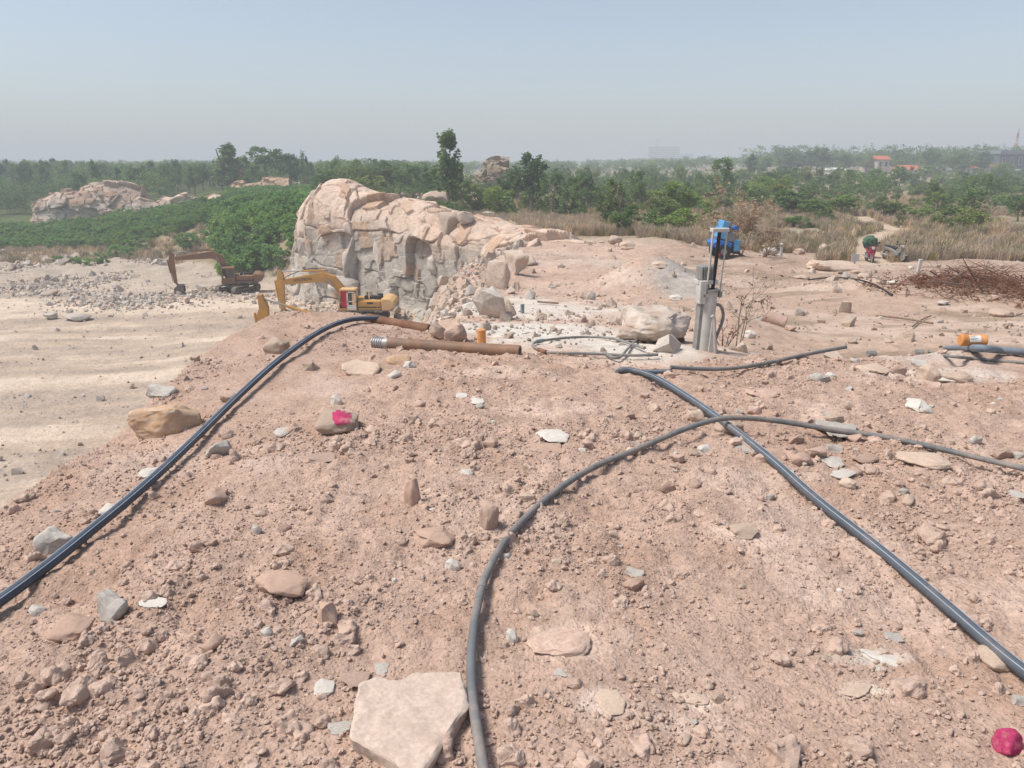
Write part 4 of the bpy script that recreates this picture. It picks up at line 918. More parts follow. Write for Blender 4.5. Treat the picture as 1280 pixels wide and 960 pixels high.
# ------------------------------------------------------------------ excavators
def excavator(loc, rz, paint, paint2, label, boom, stick, bucket, clean=True, trz=0.0, scale=1.0):
    root = empty('excavator', loc, rz); root.scale = (scale,)*3; tag(root, label, 'excavator')
    # undercarriage (may point elsewhere than the house)
    ct, st = cos(trz), sin(trz)
    def rot(mb): mb.v = [(x*ct-y*st, x*st+y*ct, z) for x, y, z in mb.v]; return mb
    rot(MB().box(-.9, .9, -.85, .85, .45, .95)).build('undercarriage', M['track'], root, .04)
    for sy in (-1, 1):
        yc = sy*1.2; w = .28; r = .42; L = 1.65; mb = MB(); prof = []
        for k in range(13): a_ = pi/2-pi*k/12; prof.append((L+r*cos(a_), r+r*sin(a_)))
        for k in range(13): a_ = -pi/2-pi*k/12; prof.append((-L+r*cos(a_), r+r*sin(a_)))
        inner = [(x*.955, (z-r)*.80+r) for x, z in prof]; m_ = len(prof)
        for q in range(m_):
            q2 = (q+1) % m_
            v = [(prof[q][0], yc-w, prof[q][1]), (prof[q2][0], yc-w, prof[q2][1]), (prof[q2][0], yc+w, prof[q2][1]), (prof[q][0], yc+w, prof[q][1]),
                 (inner[q][0], yc-w, inner[q][1]), (inner[q2][0], yc-w, inner[q2][1]), (inner[q2][0], yc+w, inner[q2][1]), (inner[q][0], yc+w, inner[q][1])]
            mb.add(v, [(0, 1, 2, 3), (7, 6, 5, 4), (0, 4, 5, 1), (2, 6, 7, 3)])
        for q in range(17):                                         # grouser bars top and bottom
            x = -L+q*2*L/16; mb.box(x-.03, x+.03, yc-w-.01, yc+w+.01, 2*r-.005, 2*r+.035); mb.box(x-.03, x+.03, yc-w-.01, yc+w+.01, -.03, .005)
        tr = rot(mb).build('track', M['track'], root)
        rot(MB().box(-L*.9, L*.9, yc-w*.55, yc+w*.55, .28, .58)).build('track_frame', M['track'], tr, .03)
        for x in (-L, -.95, -.3, .35, 1.0, L):
            rr = .30 if abs(x) == L else .13; zc = r if abs(x) == L else .2
            rot(MB().tube([(x, yc-w*.8, zc), (x, yc+w*.8, zc)], rr, 16)).build('idler' if abs(x) == L else 'roller', M['track'], tr)
    MB().tube([(0, 0, .9), (0, 0, 1.12)], .75, 24).build('slew_ring', M['track'], root)
    MB().box(-2.35, 1.55, -1.3, 1.3, 1.10, 1.24).build('platform', M['track'], root, .03)
    # house
    MB().prism([(-2.45, 1.16), (-1.9, 1.12), (-1.9, 2.20), (-2.55, 2.16), (-2.95, 1.9), (-2.92, 1.5)], -1.32, 1.32).build('counterweight', paint2, root, .09)
    sp = MB().box(-1.87, -.02, .55, 1.30, 1.25, 1.98).build('side_panel', paint, root, .05)
    MB().box(-1.8, -.05, 1.302, 1.312, 1.42, 1.52).build('stripe', M['ink'], sp)
    if clean:
        MB().box(-1.25, -.75, 1.302, 1.312, 1.72, 1.88).build('nameplate', M['ink'], sp)
        o = link('lettering', text_mesh('-7', .2, M['whitepaint']), sp, (-1.55, 1.318, 1.47), (pi/2, 0, pi))
    MB().box(-1.87, .9, -1.30, -.55, 1.25, 1.98).build('side_panel', paint, root, .05)
    MB().box(-1.85, -.2, -.52, .52, 1.25, 1.95).build('engine_cover', M['zincdark'], root, .05)
    eng = MB()
    for (x, y, w_, d_, h_) in [(-1.5, .25, .5, .4, .28), (-1.0, -.1, .45, .6, .22), (-.55, .3, .3, .3, .3), (-1.6, -.35, .4, .35, .36)]: eng.box(x-w_/2, x+w_/2, y-d_/2, y+d_/2, 1.93, 1.97+h_)
    eng.build('engine', M['black'], root, .03)
    MB().tube([(-.5, -.35, 1.95), (-.5, -.35, 2.45)], .06, 12).build('exhaust', M['rust'], root)
    # cab: pillars, roof, panes
    cab = MB(); x0, x1, y0, y1, z0, z1 = .08, 1.58, .36, 1.32, 1.25, 2.82
    xt = 1.42
    for (xa, xb, ya) in ((x0+.05, x0+.05, y0+.04), (x0+.05, x0+.05, y1-.04), (x1-.05, xt-.05, y0+.04), (x1-.05, xt-.05, y1-.04), (.86, .86, y1-.035)):
        cab.add([(xa-.045, ya-.035, z0), (xa+.045, ya-.035, z0), (xa+.045, ya+.035, z0), (xa-.045, ya+.035, z0), (xb-.045, ya-.035, z1), (xb+.045, ya-.035, z1), (xb+.045, ya+.035, z1), (xb-.045, ya+.035, z1)], [(0, 3, 2, 1), (4, 5, 6, 7), (0, 1, 5, 4), (1, 2, 6, 5), (2, 3, 7, 6), (3, 0, 4, 7)])
    cab.box(x0, x1, y0, y1, z0-.05, z0+.12)
    cb = cab.build('cab', paint, root)
    MB().prism([(x0-.04, z1-.03), (xt+.03, z1-.03), (xt-.02, z1+.14), (x0+.04, z1+.14)], y0-.03, y1+.03).build('cab_roof', paint2, cb, .04)
    MB().prism([(x1-.07, z0+.12), (x1-.05, z0+.12), (xt-.05, z1-.04), (xt-.07, z1-.04)], y0+.08, y1-.08).build('windscreen', M['glass'], cb)
    MB().box(x0+.02, x0+.04, y0+.08, y1-.08, z0+.6, z1-.05).build('rear_pane', M['glass'], cb)
    MB().box(x0+.1, xt-.15, y0+.02, y0+.035, z0+.5, z1-.05).build('side_pane', M['glass'], cb)
    MB().box(.35, .75, .6, 1.05, z0+.12, z0+.55).build('operator_seat', M['black'], cb, .04)
    if clean:
        MB().box(.93, 1.33, y1-.10, y1-.08, z0+.25, z1-.04).build('door_curtain', M['red'], cb)
        dr = MB(); xd0, xd1 = .12, .84
        for q in ((xd0, xd1, z0+.02, z0+.42), (xd0, xd1, z1-.16, z1-.08), (xd0, xd0+.09, z0+.4, z1-.08), (xd1-.09, xd1, z0+.4, z1-.08), (xd0, xd1, z0+.66, z0+.74)): dr.box(q[0], q[1], y1+.03, y1+.07, q[2], q[3])
        d_ = dr.build('cab_door', M['whitepaint'], cb); MB().box(xd0+.42, xd1-.09, y1+.045, y1+.055, z0+.74, z1-.16).build('door_pane', M['glass'], d_)
        MB().box(xd0+.05, xd1-.4, y1+.043, y1+.052, z0+.42, z1-.2).build('door_shade', paint2, d_)
    else:
        MB().box(.15, .84, y1-.06, y1-.045, z0+.55, z1-.06).build('door_pane', M['glass'], cb); MB().box(.12, 1.5, y1-.06, y1-.02, z0+.08, z0+.55).build('cab_door', paint, cb)
    # boom: gooseneck
    (bx, bz), (kx, kz), (tx2, tz2) = boom
    def limb(pts, wid, name, mat, y=.0):
        top = []; bot = []; P_ = [np.array(q[:2]) for q in pts]; W_ = [q[2] for q in pts]
        for i in range(len(P_)):
            t = P_[min(i+1, len(P_)-1)]-P_[max(i-1, 0)]; t = t/np.linalg.norm(t); nn = np.array([-t[1], t[0]])
            top.append(tuple(P_[i]+nn*W_[i]/2)); bot.append(tuple(P_[i]-nn*W_[i]/2))
        mb = MB()
        for i in range(len(P_)-1): mb.prism([bot[i], bot[i+1], top[i+1], top[i]], y-wid/2, y+wid/2)
        bm_ = bmesh.new(); me = bpy.data.meshes.new(name); me.from_pydata(mb.v, [], mb.f); bm_.from_mesh(me); bmesh.ops.remove_doubles(bm_, verts=bm_.verts, dist=1e-4)
        inner = [f for f in bm_.faces if all(len(e.link_faces) > 2 for e in f.edges if abs(e.verts[0].co.y-e.verts[1].co.y) > .01) and len(f.verts) == 4 and abs(f.normal.y) < .1 and sum(len(e.link_faces) > 2 for e in f.edges) >= 4]
        bmesh.ops.delete(bm_, geom=inner, context='FACES_ONLY'); bm_.to_mesh(me); bm_.free(); me.materials.append(mat); return link(name, me, root)
    K = np.array([kx, kz]); B = np.array([bx, bz]); T = np.array([tx2, tz2])
    bo = limb([(*B, .42), (*(B+(K-B)*.55), .62), (*(K+(B-K)*.14), .80), (*(K+(T-K)*.12), .80), (*(K+(T-K)*.45), .62), (*T, .40)], .46, 'boom', paint, y=-.05)
    if clean:
        a_ = math.atan2(T[1]-K[1], T[0]-K[0]); c = K+(T-K)*.55
        o = link('lettering', text_mesh('HYUNDAI', .34, M['ink']), bo, (c[0], .19, c[1]+.02), (pi/2, a_, pi))
    (sx0, sz0), (sx1, sz1) = stick
    A = np.array([sx0, sz0]); S = np.array([sx1, sz1])
    stk = limb([(*A, .22), (*(A+(T-A)*.45), .46), (*(A+(S-A)*.30), .62), (*(A+(S-A)*.55), .50), (*S, .30)], .36, 'stick', paint, y=-.05)
    def cyln(a, b, r, f, y, name='cylinder'):
        a = Vector((a[0], y, a[1])); b = Vector((b[0], y, b[1])); c_ = a.lerp(b, f)
        o = MB().tube([a, c_], r, 12).build(name, paint, root); MB().tube([c_, b], r*.55, 10).build('rod', M['steel'], o)
    cyln(K+(T-K)*.05+np.array([0, .52]), A+(S-A)*.04, .085, .52, -.05)
    for y in (-.42, .32): cyln((bx+.55, bz-.25), K+(B-K)*.05+np.array([.1, -.1]), .09, .55, y)
    hh = spline([(K[0], -.05, K[1]+.45), (K[0]+(T-K)[0]*.4, -.02, K[1]+.62), (T[0]-.5, -.05, T[1]+.55), (T[0]-.1, -.05, T[1]+.25)], 6); MB().tube(hh, .03, 6).build('hydraulic_hose', M['black'], root)
    # bucket
    cx_, cz_, ba, bs_ = bucket
    prof = [(-.55, .45), (-.62, .0), (-.42, -.38), (0, -.52), (.45, -.42), (.62, -.30), (.40, .42), (.1, .55)]
    ca, sa = cos(ba), sin(ba); prof = [(cx_+(x*ca-z*sa)*bs_, cz_+(x*sa+z*ca)*bs_) for x, z in prof]
    bk = MB()
    for y in (-.62, .56): bk.prism(prof, y, y+.06)
    for i in range(0, 6): 
        a2, b2 = prof[i], prof[i+1]
        if i == 5: break
        bk.add([(a2[0], -.6, a2[1]), (b2[0], -.6, b2[1]), (b2[0], .6, b2[1]), (a2[0], .6, a2[1])], [(0, 1, 2, 3), (3, 2, 1, 0)])
    bk_ = bk.build('bucket', M['track'] if not clean else M['zincdark'], root)
    e = prof[5]
    for y in (-.5, -.25, 0, .25, .5): MB().prism([(e[0]-.06, e[1]-.06), (e[0]+.16*ca, e[1]+.16*sa-.03), (e[0]-.03, e[1]+.07)], y-.05, y+.05).build('tooth', M['steel'], bk_)
    MB().tube([(sx1, -.05, sz1), (cx_, -.05, cz_+.4*bs_)], .12, 8).build('linkage', paint, root)
    cyln(A+(S-A)*.25+np.array([.42, .0]), S+np.array([.28, .15]), .075, .6, -.05)
    return root
yE = 59.0; p = at(446, 403, yE)
excavator((p[0]+.4, p[1], gz(p[0], p[1])), R(180), M['yellow'], M['yellow2'], 'yellow excavator with red curtain in its cab before the blasted outcrop', ((.35, 1.55), (2.55, 3.80), (6.3, 3.30)), ((6.55, 4.30), (6.45, .95)), (6.5, .45, .3, 1.0), True, R(-4), .94)
p = at(298, 364, 73.5)
excavator((p[0], p[1], gz(p[0], p[1])), R(180+14), M['oldorange'], M['oldorange'], 'rusty orange excavator reaching over the rubble beside the green shrubs', ((.45, 1.6), (1.9, 4.3), (6.3, 3.95)), ((6.85, 4.75), (6.55, 1.25)), (6.2, .50, 2.8, 1.0), False, R(52), .84)
p = at(440, 450, 41.0)
excavator((p[0]+.6, p[1], FLOOR+.05), R(180), M['yellow'], M['yellow2'], 'yellow excavator mostly hidden behind the mound crest, only its arm showing', ((.35, 1.55), (2.4, 3.5), (5.0, 3.55)), ((5.35, 5.1), (5.2, 1.2)), (5.2, .55, .3, 1.0), False, 0)

# ------------------------------------------------------------------ blue machine, motorbikes, posts
def blue_machine():
    p = hit(903, 322); root = empty('air_compressor', p, R(6)); tag(root, 'blue wheeled compressor with raised hood parked in dry grass', 'air compressor'); k = p[1]/F
    def X(u): return (u-902)*k
    def Z(v): return (322-v)*k
    MB().prism([(X(884), Z(303)), (X(889), Z(310)), (X(900), Z(313)), (X(906), Z(312)), (X(909), Z(304)), (X(900), Z(301)), (X(890), Z(299))], -.55, .55).build('body', M['blue'], root, .04)
    MB().prism([(X(892), Z(297)), (X(896), Z(276)), (X(904), Z(278)), (X(901), Z(300))], -.5, .5).build('hood', M['bluelight'], root, .03)
    MB().box(X(899), X(914), -.35, .35, Z(303), Z(291)).build('engine', M['zincdark'], root, .05)
    MB().tube([(X(915), -.2, Z(286)), (X(915), .2, Z(286))], .12, 14).build('air_filter', M['blue'], root)
    MB().tube([(X(907), 0, Z(292)), (X(908), 0, Z(284))], .08, 12).build('exhaust', M['rust'], root)
    MB().box(X(912), X(920), -.4, .4, Z(314), Z(300)).build('front_box', M['bluelight'], root, .03)
    MB().box(X(913), X(919), -.3, .3, Z(317), Z(314)).build('bumper', M['black'], root)
    MB().box(X(886), X(918), -.25, .25, Z(313), Z(309)).build('chassis', M['black'], root)
    for y in (-.62, .5):
        w = MB().tube([(X(898), y, .36), (X(898), y+.14, .36)], .37, 20).build('wheel', M['black'], root); MB().tube([(X(898), y-.01, .36), (X(898), y+.15, .36)], .17, 14).build('hub', M['hose_dusty'], w)
    for y in (-.3, .3): MB().tube([(X(913), y, Z(315)), (X(912), y, -.05)], .035, 8).build('leg', M['rust'], root)
    MB().tube([(X(918), 0, Z(312)), (X(926), 0, Z(319)), (X(932), 0, .02)], .04, 8).build('drawbar', M['rust'], root)
    MB().box(X(891), X(893.5), -.64, -.5, Z(319), Z(315)).build('reflector', M['red'], root)
blue_machine()
def motorbike(u, v, Y, rz, mat, label):
    p = hit(u, v); root = empty('motorbike', (p[0], p[1], gz(p[0], p[1])), rz); tag(root, label, 'motorbike')
    for x in (-.62, .62):
        n = 24; mb = MB(); pts = [(x+.26*cos(2*pi*q/n), 0, .30+.26*sin(2*pi*q/n)) for q in range(n+1)]; w = mb.tube(pts, .045, 8, False).build('wheel', M['black'], root)
        MB().tube([(x, -.03, .30), (x, .03, .30)], .20, 16).build('rim', M['zincdark'], w)
    MB().prism([(-.75, .72), (-.2, .58), (.1, .30), (.35, .35), (.45, .8), (.3, .78), (.15, .6), (-.15, .74), (-.75, .86)], -.13, .13).build('body', mat, root, .03)
    MB().prism([(.36, .45), (.55, .55), (.60, .95), (.45, 1.02), (.38, .8)], -.17, .17).build('front_fairing', mat, root, .04)
    MB().prism([(-.78, .80), (.1, .74), (.12, .80), (-.3, .88), (-.78, .90)], -.12, .12).build('seat', M['black'], root, .02)
    MB().prism([(.40, .52), (.66, .62), (.92, .42), (.88, .40), (.66, .56)], -.06, .06).build('mudguard', mat, root)
    for y in (-.08, .08): MB().tube([(.62, y, .30), (.42, y, .95)], .025, 8).build('fork', M['steel'], root)
    hb = MB().tube([(.34, -.36, 1.02), (.44, -.15, 1.0), (.44, .15, 1.0), (.34, .36, 1.02)], .02, 8).build('handlebar', M['black'], root)
    for y in (-.3, .3): MB().tube([(.42, y, 1.0), (.42, y*1.1, 1.2)], .012, 6).build('mirror_stem', M['black'], hb); MB().tube([(.43, y*1.1, 1.2), (.41, y*1.1, 1.2)], .06, 10).build('mirror', M['black'], hb)
    MB().tube([(.55, 0, .90), (.61, 0, .90)], .085, 14).build('headlight', M['whitepaint'], root)
    MB().box(-.3, .2, -.10, .10, .22, .48).build('engine', M['zincdark'], root, .03); MB().tube([(.0, -.14, .28), (-.8, -.16, .36)], .045, 10).build('exhaust', M['steel'], root)
    return root
motorbike(1086, 328, 48, R(-100), M['maroon'], 'red motorbike carrying a green bundle on the dirt track')
motorbike(1117, 327, 49, R(-70), M['zincdark'], 'grey motorbike parked in dry grass beside the track')
p = hit(1089, 325); p[1] += .45; bm = bmesh.new(); bmesh.ops.create_icosphere(bm, subdivisions=4, radius=.5)
co = np.array([v.co[:] for v in bm.verts]); d = fbm3(co*5, 4, 4)
for v, q in zip(bm.verts, d): v.co *= 1+.35*float(q)
me = bpy.data.meshes.new('bundle'); bm.to_mesh(me); bm.free(); me.materials.append(M['net'])
tag(link('green_bundle', me, None, (p[0], p[1], gz(p[0], p[1])+.98), (0, 0, .4), (.85, .8, .85)), 'bulky green bundle tied on the back of the red motorbike', 'bundle')
def post(u, v, Y, h, r, mat, label, name='marker_post', cap=None, board=0, lean=0):
    p = hit(u, v) if Y < 56 else at(u, v, Y); Y = p[1]; z = gz(p[0], p[1]); root = empty(name, (p[0], p[1], z)); root.rotation_euler = (0, lean, 0); tag(root, label, 'post'); H = h*Y/F
    MB().prism([(-r, -r), (r, -r), (r*.96, r), (-r, r)], -.15, H, 'z').build('shaft', mat, root, r*.2)
    if cap: MB().tube([(0, 0, H), (0, 0, H+.05), (0, 0, H+.12), (0, 0, H+.16)], [r*1.6, r*1.9, r*1.6, r*.5], 14).build('cap', cap, root)
    if board: MB().box(-board/2, board/2, -r-.03, -r-.003, H*.45, H*1.02).build('board', M['concrete'], root, .006)
post(976, 321, 50, 14, .075, M['concrete'], 'white marker post with domed cap beside the pale boulder', cap=M['wallwhite'])
post(1146, 346, 34, 22, .07, M['concrete'], 'leaning grey concrete marker post behind the brush pile', lean=R(5))
post(1067, 334, 43, 16, .06, M['concrete'], 'grey post with square board near the red motorbike', 'sign_post', board=.42)
post(713, 302, 52, 11, .05, M['whitepaint'], 'thin pale peg standing at the ramp head', 'peg'); post(684, 288, 58, 10, .05, M['whitepaint'], 'short pale peg at the edge of the dry grass', 'peg')
post(523, 248, 80, 30, .07, M['whitepaint'], 'tall thin white post on the plateau beside the stone heap', 'post', cap=M['whitepaint'])

# ------------------------------------------------------------------ vegetation
def leaves(centers, radii, n, size, r, up=.3, aspect=1.6, thin=.6):
    k = r.integers(0, len(centers), n); d = r.normal(size=(n, 3)); d /= np.linalg.norm(d, axis=1)[:, None]
    c = centers[k]+d*(r.random((n, 1))**thin)*radii[k]
    a = r.normal(size=(n, 3)); a[:, 2] *= .6; a /= np.linalg.norm(a, axis=1)[:, None]; b = np.cross(a, r.normal(size=(n, 3))); b /= np.linalg.norm(b, axis=1)[:, None]
    s = size*r.uniform(.6, 1.3, (n, 1)); a *= s*aspect*.5; b *= s*.5
    V = np.stack([c-a, c+b*.9, c+a, c-b*.9], 1).reshape(-1, 3); Fq = np.arange(n*4).reshape(n, 4)
    ct = r.random(len(centers)); t = np.clip(.5*ct[k]+.5*r.random(n), 0, 1)
    return V, Fq, np.repeat(t, 4)
def tree_form(kind, seed, mat, n=1700):
    """unit-height crown and branching trunk"""
    r = np.random.default_rng(seed); br = []
    if kind == 'column':
        z = np.sort(r.uniform(.16, .97, 46)); w = .17*np.sin(np.clip((z-.08)/.92, 0, 1)**.75*pi)**.8+.015
        a = r.uniform(0, 2*pi, 46); C = np.stack([np.cos(a)*w*r.uniform(.2, 1, 46), np.sin(a)*w*r.uniform(.2, 1, 46), z], 1); Rd = np.repeat(r.uniform(.035, .075, (46, 1)), 3, 1)*np.array([1, 1, 1.4]); sz = .032
    elif kind == 'bushy':
        m = 34; d = r.normal(size=(m, 3)); d /= np.linalg.norm(d, axis=1)[:, None]; q = r.random((m, 1))**.45
        C = np.array([0, 0, .60])+d*q*np.array([.33, .33, .34]); C[:, :2] *= 1+.25*r.normal(size=(m, 1)); Rd = np.repeat(r.uniform(.07, .14, (m, 1)), 3, 1); sz = .040
    elif kind == 'spread':
        m = 30; a = r.uniform(0, 2*pi, m); q = r.random(m)**.5*.55; C = np.stack([np.cos(a)*q, np.sin(a)*q, .78+.17*r.normal(size=m)*.6-.35*q*q], 1); Rd = r.uniform(.10, .17, (m, 1))*np.array([1.2, 1.2, .45]); sz = .042
    elif kind == 'wispy':
        m = 40; z = r.uniform(.12, .98, m); w = .26*(1-.55*z); a = r.uniform(0, 2*pi, m); C = np.stack([np.cos(a)*w*r.random(m)**.5, np.sin(a)*w*r.random(m)**.5, z], 1); Rd = r.uniform(.04, .09, (m, 1))*np.array([.8, .8, 1.5]); sz = .030
    else:                                                     # shrub: leafy to the ground
        m = 26; a = r.uniform(0, 2*pi, m); q = r.random(m)**.6*.48; C = np.stack([np.cos(a)*q, np.sin(a)*q, r.uniform(.12, .85, m)*(1-.9*q*q)], 1); Rd = r.uniform(.09, .17, (m, 1))*np.ones(3); sz = .065
    V, Fq, t = leaves(C, Rd, n, sz, r); cm = mesh_np('crown', V, Fq, M[mat]); addtint(cm, t)
    mb = MB(); zt = {'column': .9, 'bushy': .55, 'spread': .66, 'wispy': .85}.get(kind, .3); lean = r.normal(size=2)*.03
    pts = [(lean[0]*k_*3, lean[1]*k_*3, -.03+(zt+.03)*k_) for k_ in (0, .3, .6, 1)]; mb.tube(pts, [.028, .021, .014, .006], 6)
    for q in r.permutation(len(C))[:9]:
        c = C[q]; z0 = min(c[2]*.65, zt*.95); b0 = (lean[0]*3*z0/zt, lean[1]*3*z0/zt, z0); md_ = (np.array(b0)+c)/2+np.array([0, 0, -.02]); mb.tube([b0, tuple(md_), tuple(c)], [.010, .007, .003], 5)
    return cm, mb.v, mb.f, mb.sm
def trunk_mesh(v, f, sm, mat):
    me = bpy.data.meshes.new('trunk'); me.from_pydata(v, [], f); me.polygons.foreach_set('use_smooth', sm); me.materials.append(M[mat]); return me
TF = {}
for kd, mats, nn in (('column', ['leaf_dark'], 2600), ('bushy', ['leaf_dark', 'leaf_mid', 'leaf_light'], 1900), ('spread', ['leaf_dark', 'leaf_mid'], 2000), ('wispy', ['leaf_mid', 'leaf_dark', 'leaf_light'], 1500), ('shrub', ['leaf_mid', 'leaf_light', 'leaf_valley'], 1100)):
    for mt in mats:
        for k in range(2):
            c, v, f, sm = tree_form(kd, 500+len(TF)*3, mt, nn); TF[(kd, mt, k)] = (c, trunk_mesh(v, f, sm, 'bark' if k else 'barkpale'))
def tree(kd, mt, x, y, h, wid, label, group=None, name='tree', z=None):
    c, tk = TF[(kd, mt, rnd.randrange(2))]; root = empty(name, (x, y, gz(x, y) if z is None else z), rnd.uniform(0, 6.28)); root.scale = (h*wid, h*wid, h); tag(root, label, 'tree' if name != 'shrub' else 'shrub', group)
    link('crown', c, root); link('trunk', tk, root); return root
def tree_px(u, vtop, Y, kd, mt, wpx, label, name='tree', group=None):
    p = at(u, vtop, Y); z = gz(p[0], p[1]); h = max(1.0, p[2]-z); nat = {'column': .34, 'bushy': .78, 'spread': 1.25, 'wispy': .5, 'shrub': 1.1}[kd]
    return tree(kd, mt, p[0], p[1], h, (wpx*Y/F)/(h*nat), label, group, name)
for a in [
    (560, 160, 95, 'column', 'leaf_dark', 34, 'tall narrow dark green tree standing alone on the plateau'),
    (665, 190, 98, 'bushy', 'leaf_dark', 56, 'dark bushy tree beside the brown rocky knoll'), (640, 208, 104, 'bushy', 'leaf_dark', 40, 'dark tree half hiding the brown rocky knoll'), (690, 212, 92, 'wispy', 'leaf_mid', 44, 'feathery tree right of the dark bushy tree'), (712, 222, 90, 'wispy', 'leaf_dark', 40, 'feathery dark tree behind the dry grass'), (735, 216, 100, 'wispy', 'leaf_dark', 36, 'thin dark tree beside the feathery dark tree'), (625, 225, 92, 'shrub', 'leaf_mid', 50, 'low green shrub left of the dark bushy tree'), (600, 228, 96, 'shrub', 'leaf_light', 44, 'low light green shrub below the rocky knoll'),
    (770, 226, 68, 'wispy', 'leaf_light', 40, 'slender light green tree rising from the dry grass'), (782, 252, 60, 'bushy', 'leaf_mid', 42, 'rounded green shrub at the edge of the bare ramp'), (760, 235, 76, 'bushy', 'leaf_light', 34, 'light green bush left of the slender tree'), (797, 210, 110, 'bushy', 'leaf_dark', 26, 'dark round tree behind the slender tree'), (803, 224, 100, 'bushy', 'leaf_dark', 32, 'second dark round tree behind the slender tree'),
    (852, 222, 78, 'bushy', 'leaf_mid', 62, 'broad olive tree behind the drilling machine'), (820, 258, 66, 'shrub', 'leaf_mid', 40, 'green shrub below the broad olive tree'), (850, 258, 64, 'bushy', 'leaf_mid', 48, 'dense green bush right below the broad olive tree'), (830, 240, 74, 'bushy', 'leaf_light', 40, 'yellowish bush left of the broad olive tree'),
    (902, 198, 130, 'wispy', 'leaf_mid', 44, 'tall feathery pale tree behind the compressor'), (940, 193, 260, 'column', 'leaf_dark', 14, 'small narrow tree on the skyline'),
    (985, 236, 92, 'bushy', 'leaf_dark', 62, 'dark green bush standing behind the dry feathery plant'), (1020, 248, 86, 'bushy', 'leaf_mid', 40, 'mid green bush left of the dirt track'), (1055, 242, 92, 'bushy', 'leaf_mid', 52, 'dense bush beside the head of the dirt track'), (1000, 268, 74, 'shrub', 'leaf_mid', 44, 'low green shrub in grass below the dark bush'), (1035, 258, 80, 'shrub', 'leaf_light', 30, 'low shrub just left of the track'),
    (1113, 250, 88, 'bushy', 'leaf_light', 46, 'bush right of the dirt track'), (1127, 262, 76, 'wispy', 'leaf_light', 16, 'thin light green sapling right of the track'), (1172, 240, 88, 'wispy', 'leaf_mid', 40, 'feathery green tree in the dry grass right of the track'), (1178, 266, 76, 'shrub', 'leaf_light', 26, 'light green shrub below the feathery tree'), (1222, 238, 90, 'wispy', 'leaf_mid', 40, 'green tree in the dry grass before the houses'), (1278, 244, 84, 'bushy', 'leaf_mid', 32, 'green bush at the end of the dry grass'), (1150, 256, 84, 'shrub', 'leaf_mid', 36, 'dense low shrub between bush and feathery tree'),
    (282, 180, 180, 'column', 'leaf_dark', 34, 'tall thin tree left of the spreading trees on the earth bank'), (335, 180, 182, 'spread', 'leaf_mid', 56, 'wide flat-topped tree on the earth bank'), (310, 196, 178, 'wispy', 'leaf_dark', 40, 'hazy tree between the thin tree and the flat-topped tree'), (362, 190, 180, 'bushy', 'leaf_dark', 30, 'dark tree right of the flat-topped tree'), (380, 189, 184, 'wispy', 'leaf_dark', 16, 'narrow dark tree ending the row on the earth bank'),
    (420, 195, 150, 'wispy', 'leaf_mid', 24, 'feathery green tree left in the thicket behind the outcrop'), (445, 196, 140, 'bushy', 'leaf_light', 50, 'light green tree in the thicket behind the outcrop'), (480, 198, 136, 'bushy', 'leaf_light', 54, 'broad light green tree in the thicket'), (515, 204, 130, 'bushy', 'leaf_mid', 50, 'mid green tree in the thicket beside the tall narrow tree'), (535, 212, 120, 'bushy', 'leaf_mid', 40, 'low green tree at the foot of the tall narrow tree'), (405, 210, 140, 'bushy', 'leaf_mid', 44, 'mid green tree behind the top of the outcrop'), (460, 215, 118, 'shrub', 'leaf_light', 60, 'light green shrub behind the outcrop crest'), (430, 218, 116, 'shrub', 'leaf_mid', 50, 'green shrub behind the outcrop crest'), (575, 214, 108, 'bushy', 'leaf_mid', 40, 'green bush right of the tall narrow tree'),
    (1165, 185, 300, 'bushy', 'leaf_dark', 30, 'round dark tree towering over the red-roofed houses'), (1125, 190, 310, 'bushy', 'leaf_dark', 20, 'small round tree between the red-roofed houses'), (1025, 184, 320, 'bushy', 'leaf_dark', 46, 'large dark tree left of the red-roofed houses'), (990, 190, 325, 'bushy', 'leaf_dark', 44, 'dark tree on the wooded rise'), (1060, 192, 318, 'bushy', 'leaf_dark', 36, 'dark tree right of the large dark tree'), (1085, 194, 322, 'bushy', 'leaf_dark', 22, 'small dark tree before the red-roofed tower house'), (1205, 190, 300, 'bushy', 'leaf_dark', 40, 'dark tree before the dark clad building'), (1230, 189, 306, 'bushy', 'leaf_dark', 36, 'second dark tree before the dark clad building'), (955, 196, 300, 'bushy', 'leaf_dark', 36, 'dark tree at the left end of the wooded rise'), (1190, 196, 290, 'spread', 'leaf_dark', 40, 'spreading tree right of the round dark tree')]:
    tree_px(*a)
def tree_words(kd, mt): return '%s %s %s' % ({'bushy': 'bushy', 'wispy': 'feathery', 'column': 'narrow', 'shrub': 'low', 'spread': 'spreading'}[kd], {'leaf_dark': 'dark green', 'leaf_mid': 'mid green', 'leaf_light': 'light green'}[mt], 'shrub' if kd == 'shrub' else 'tree')
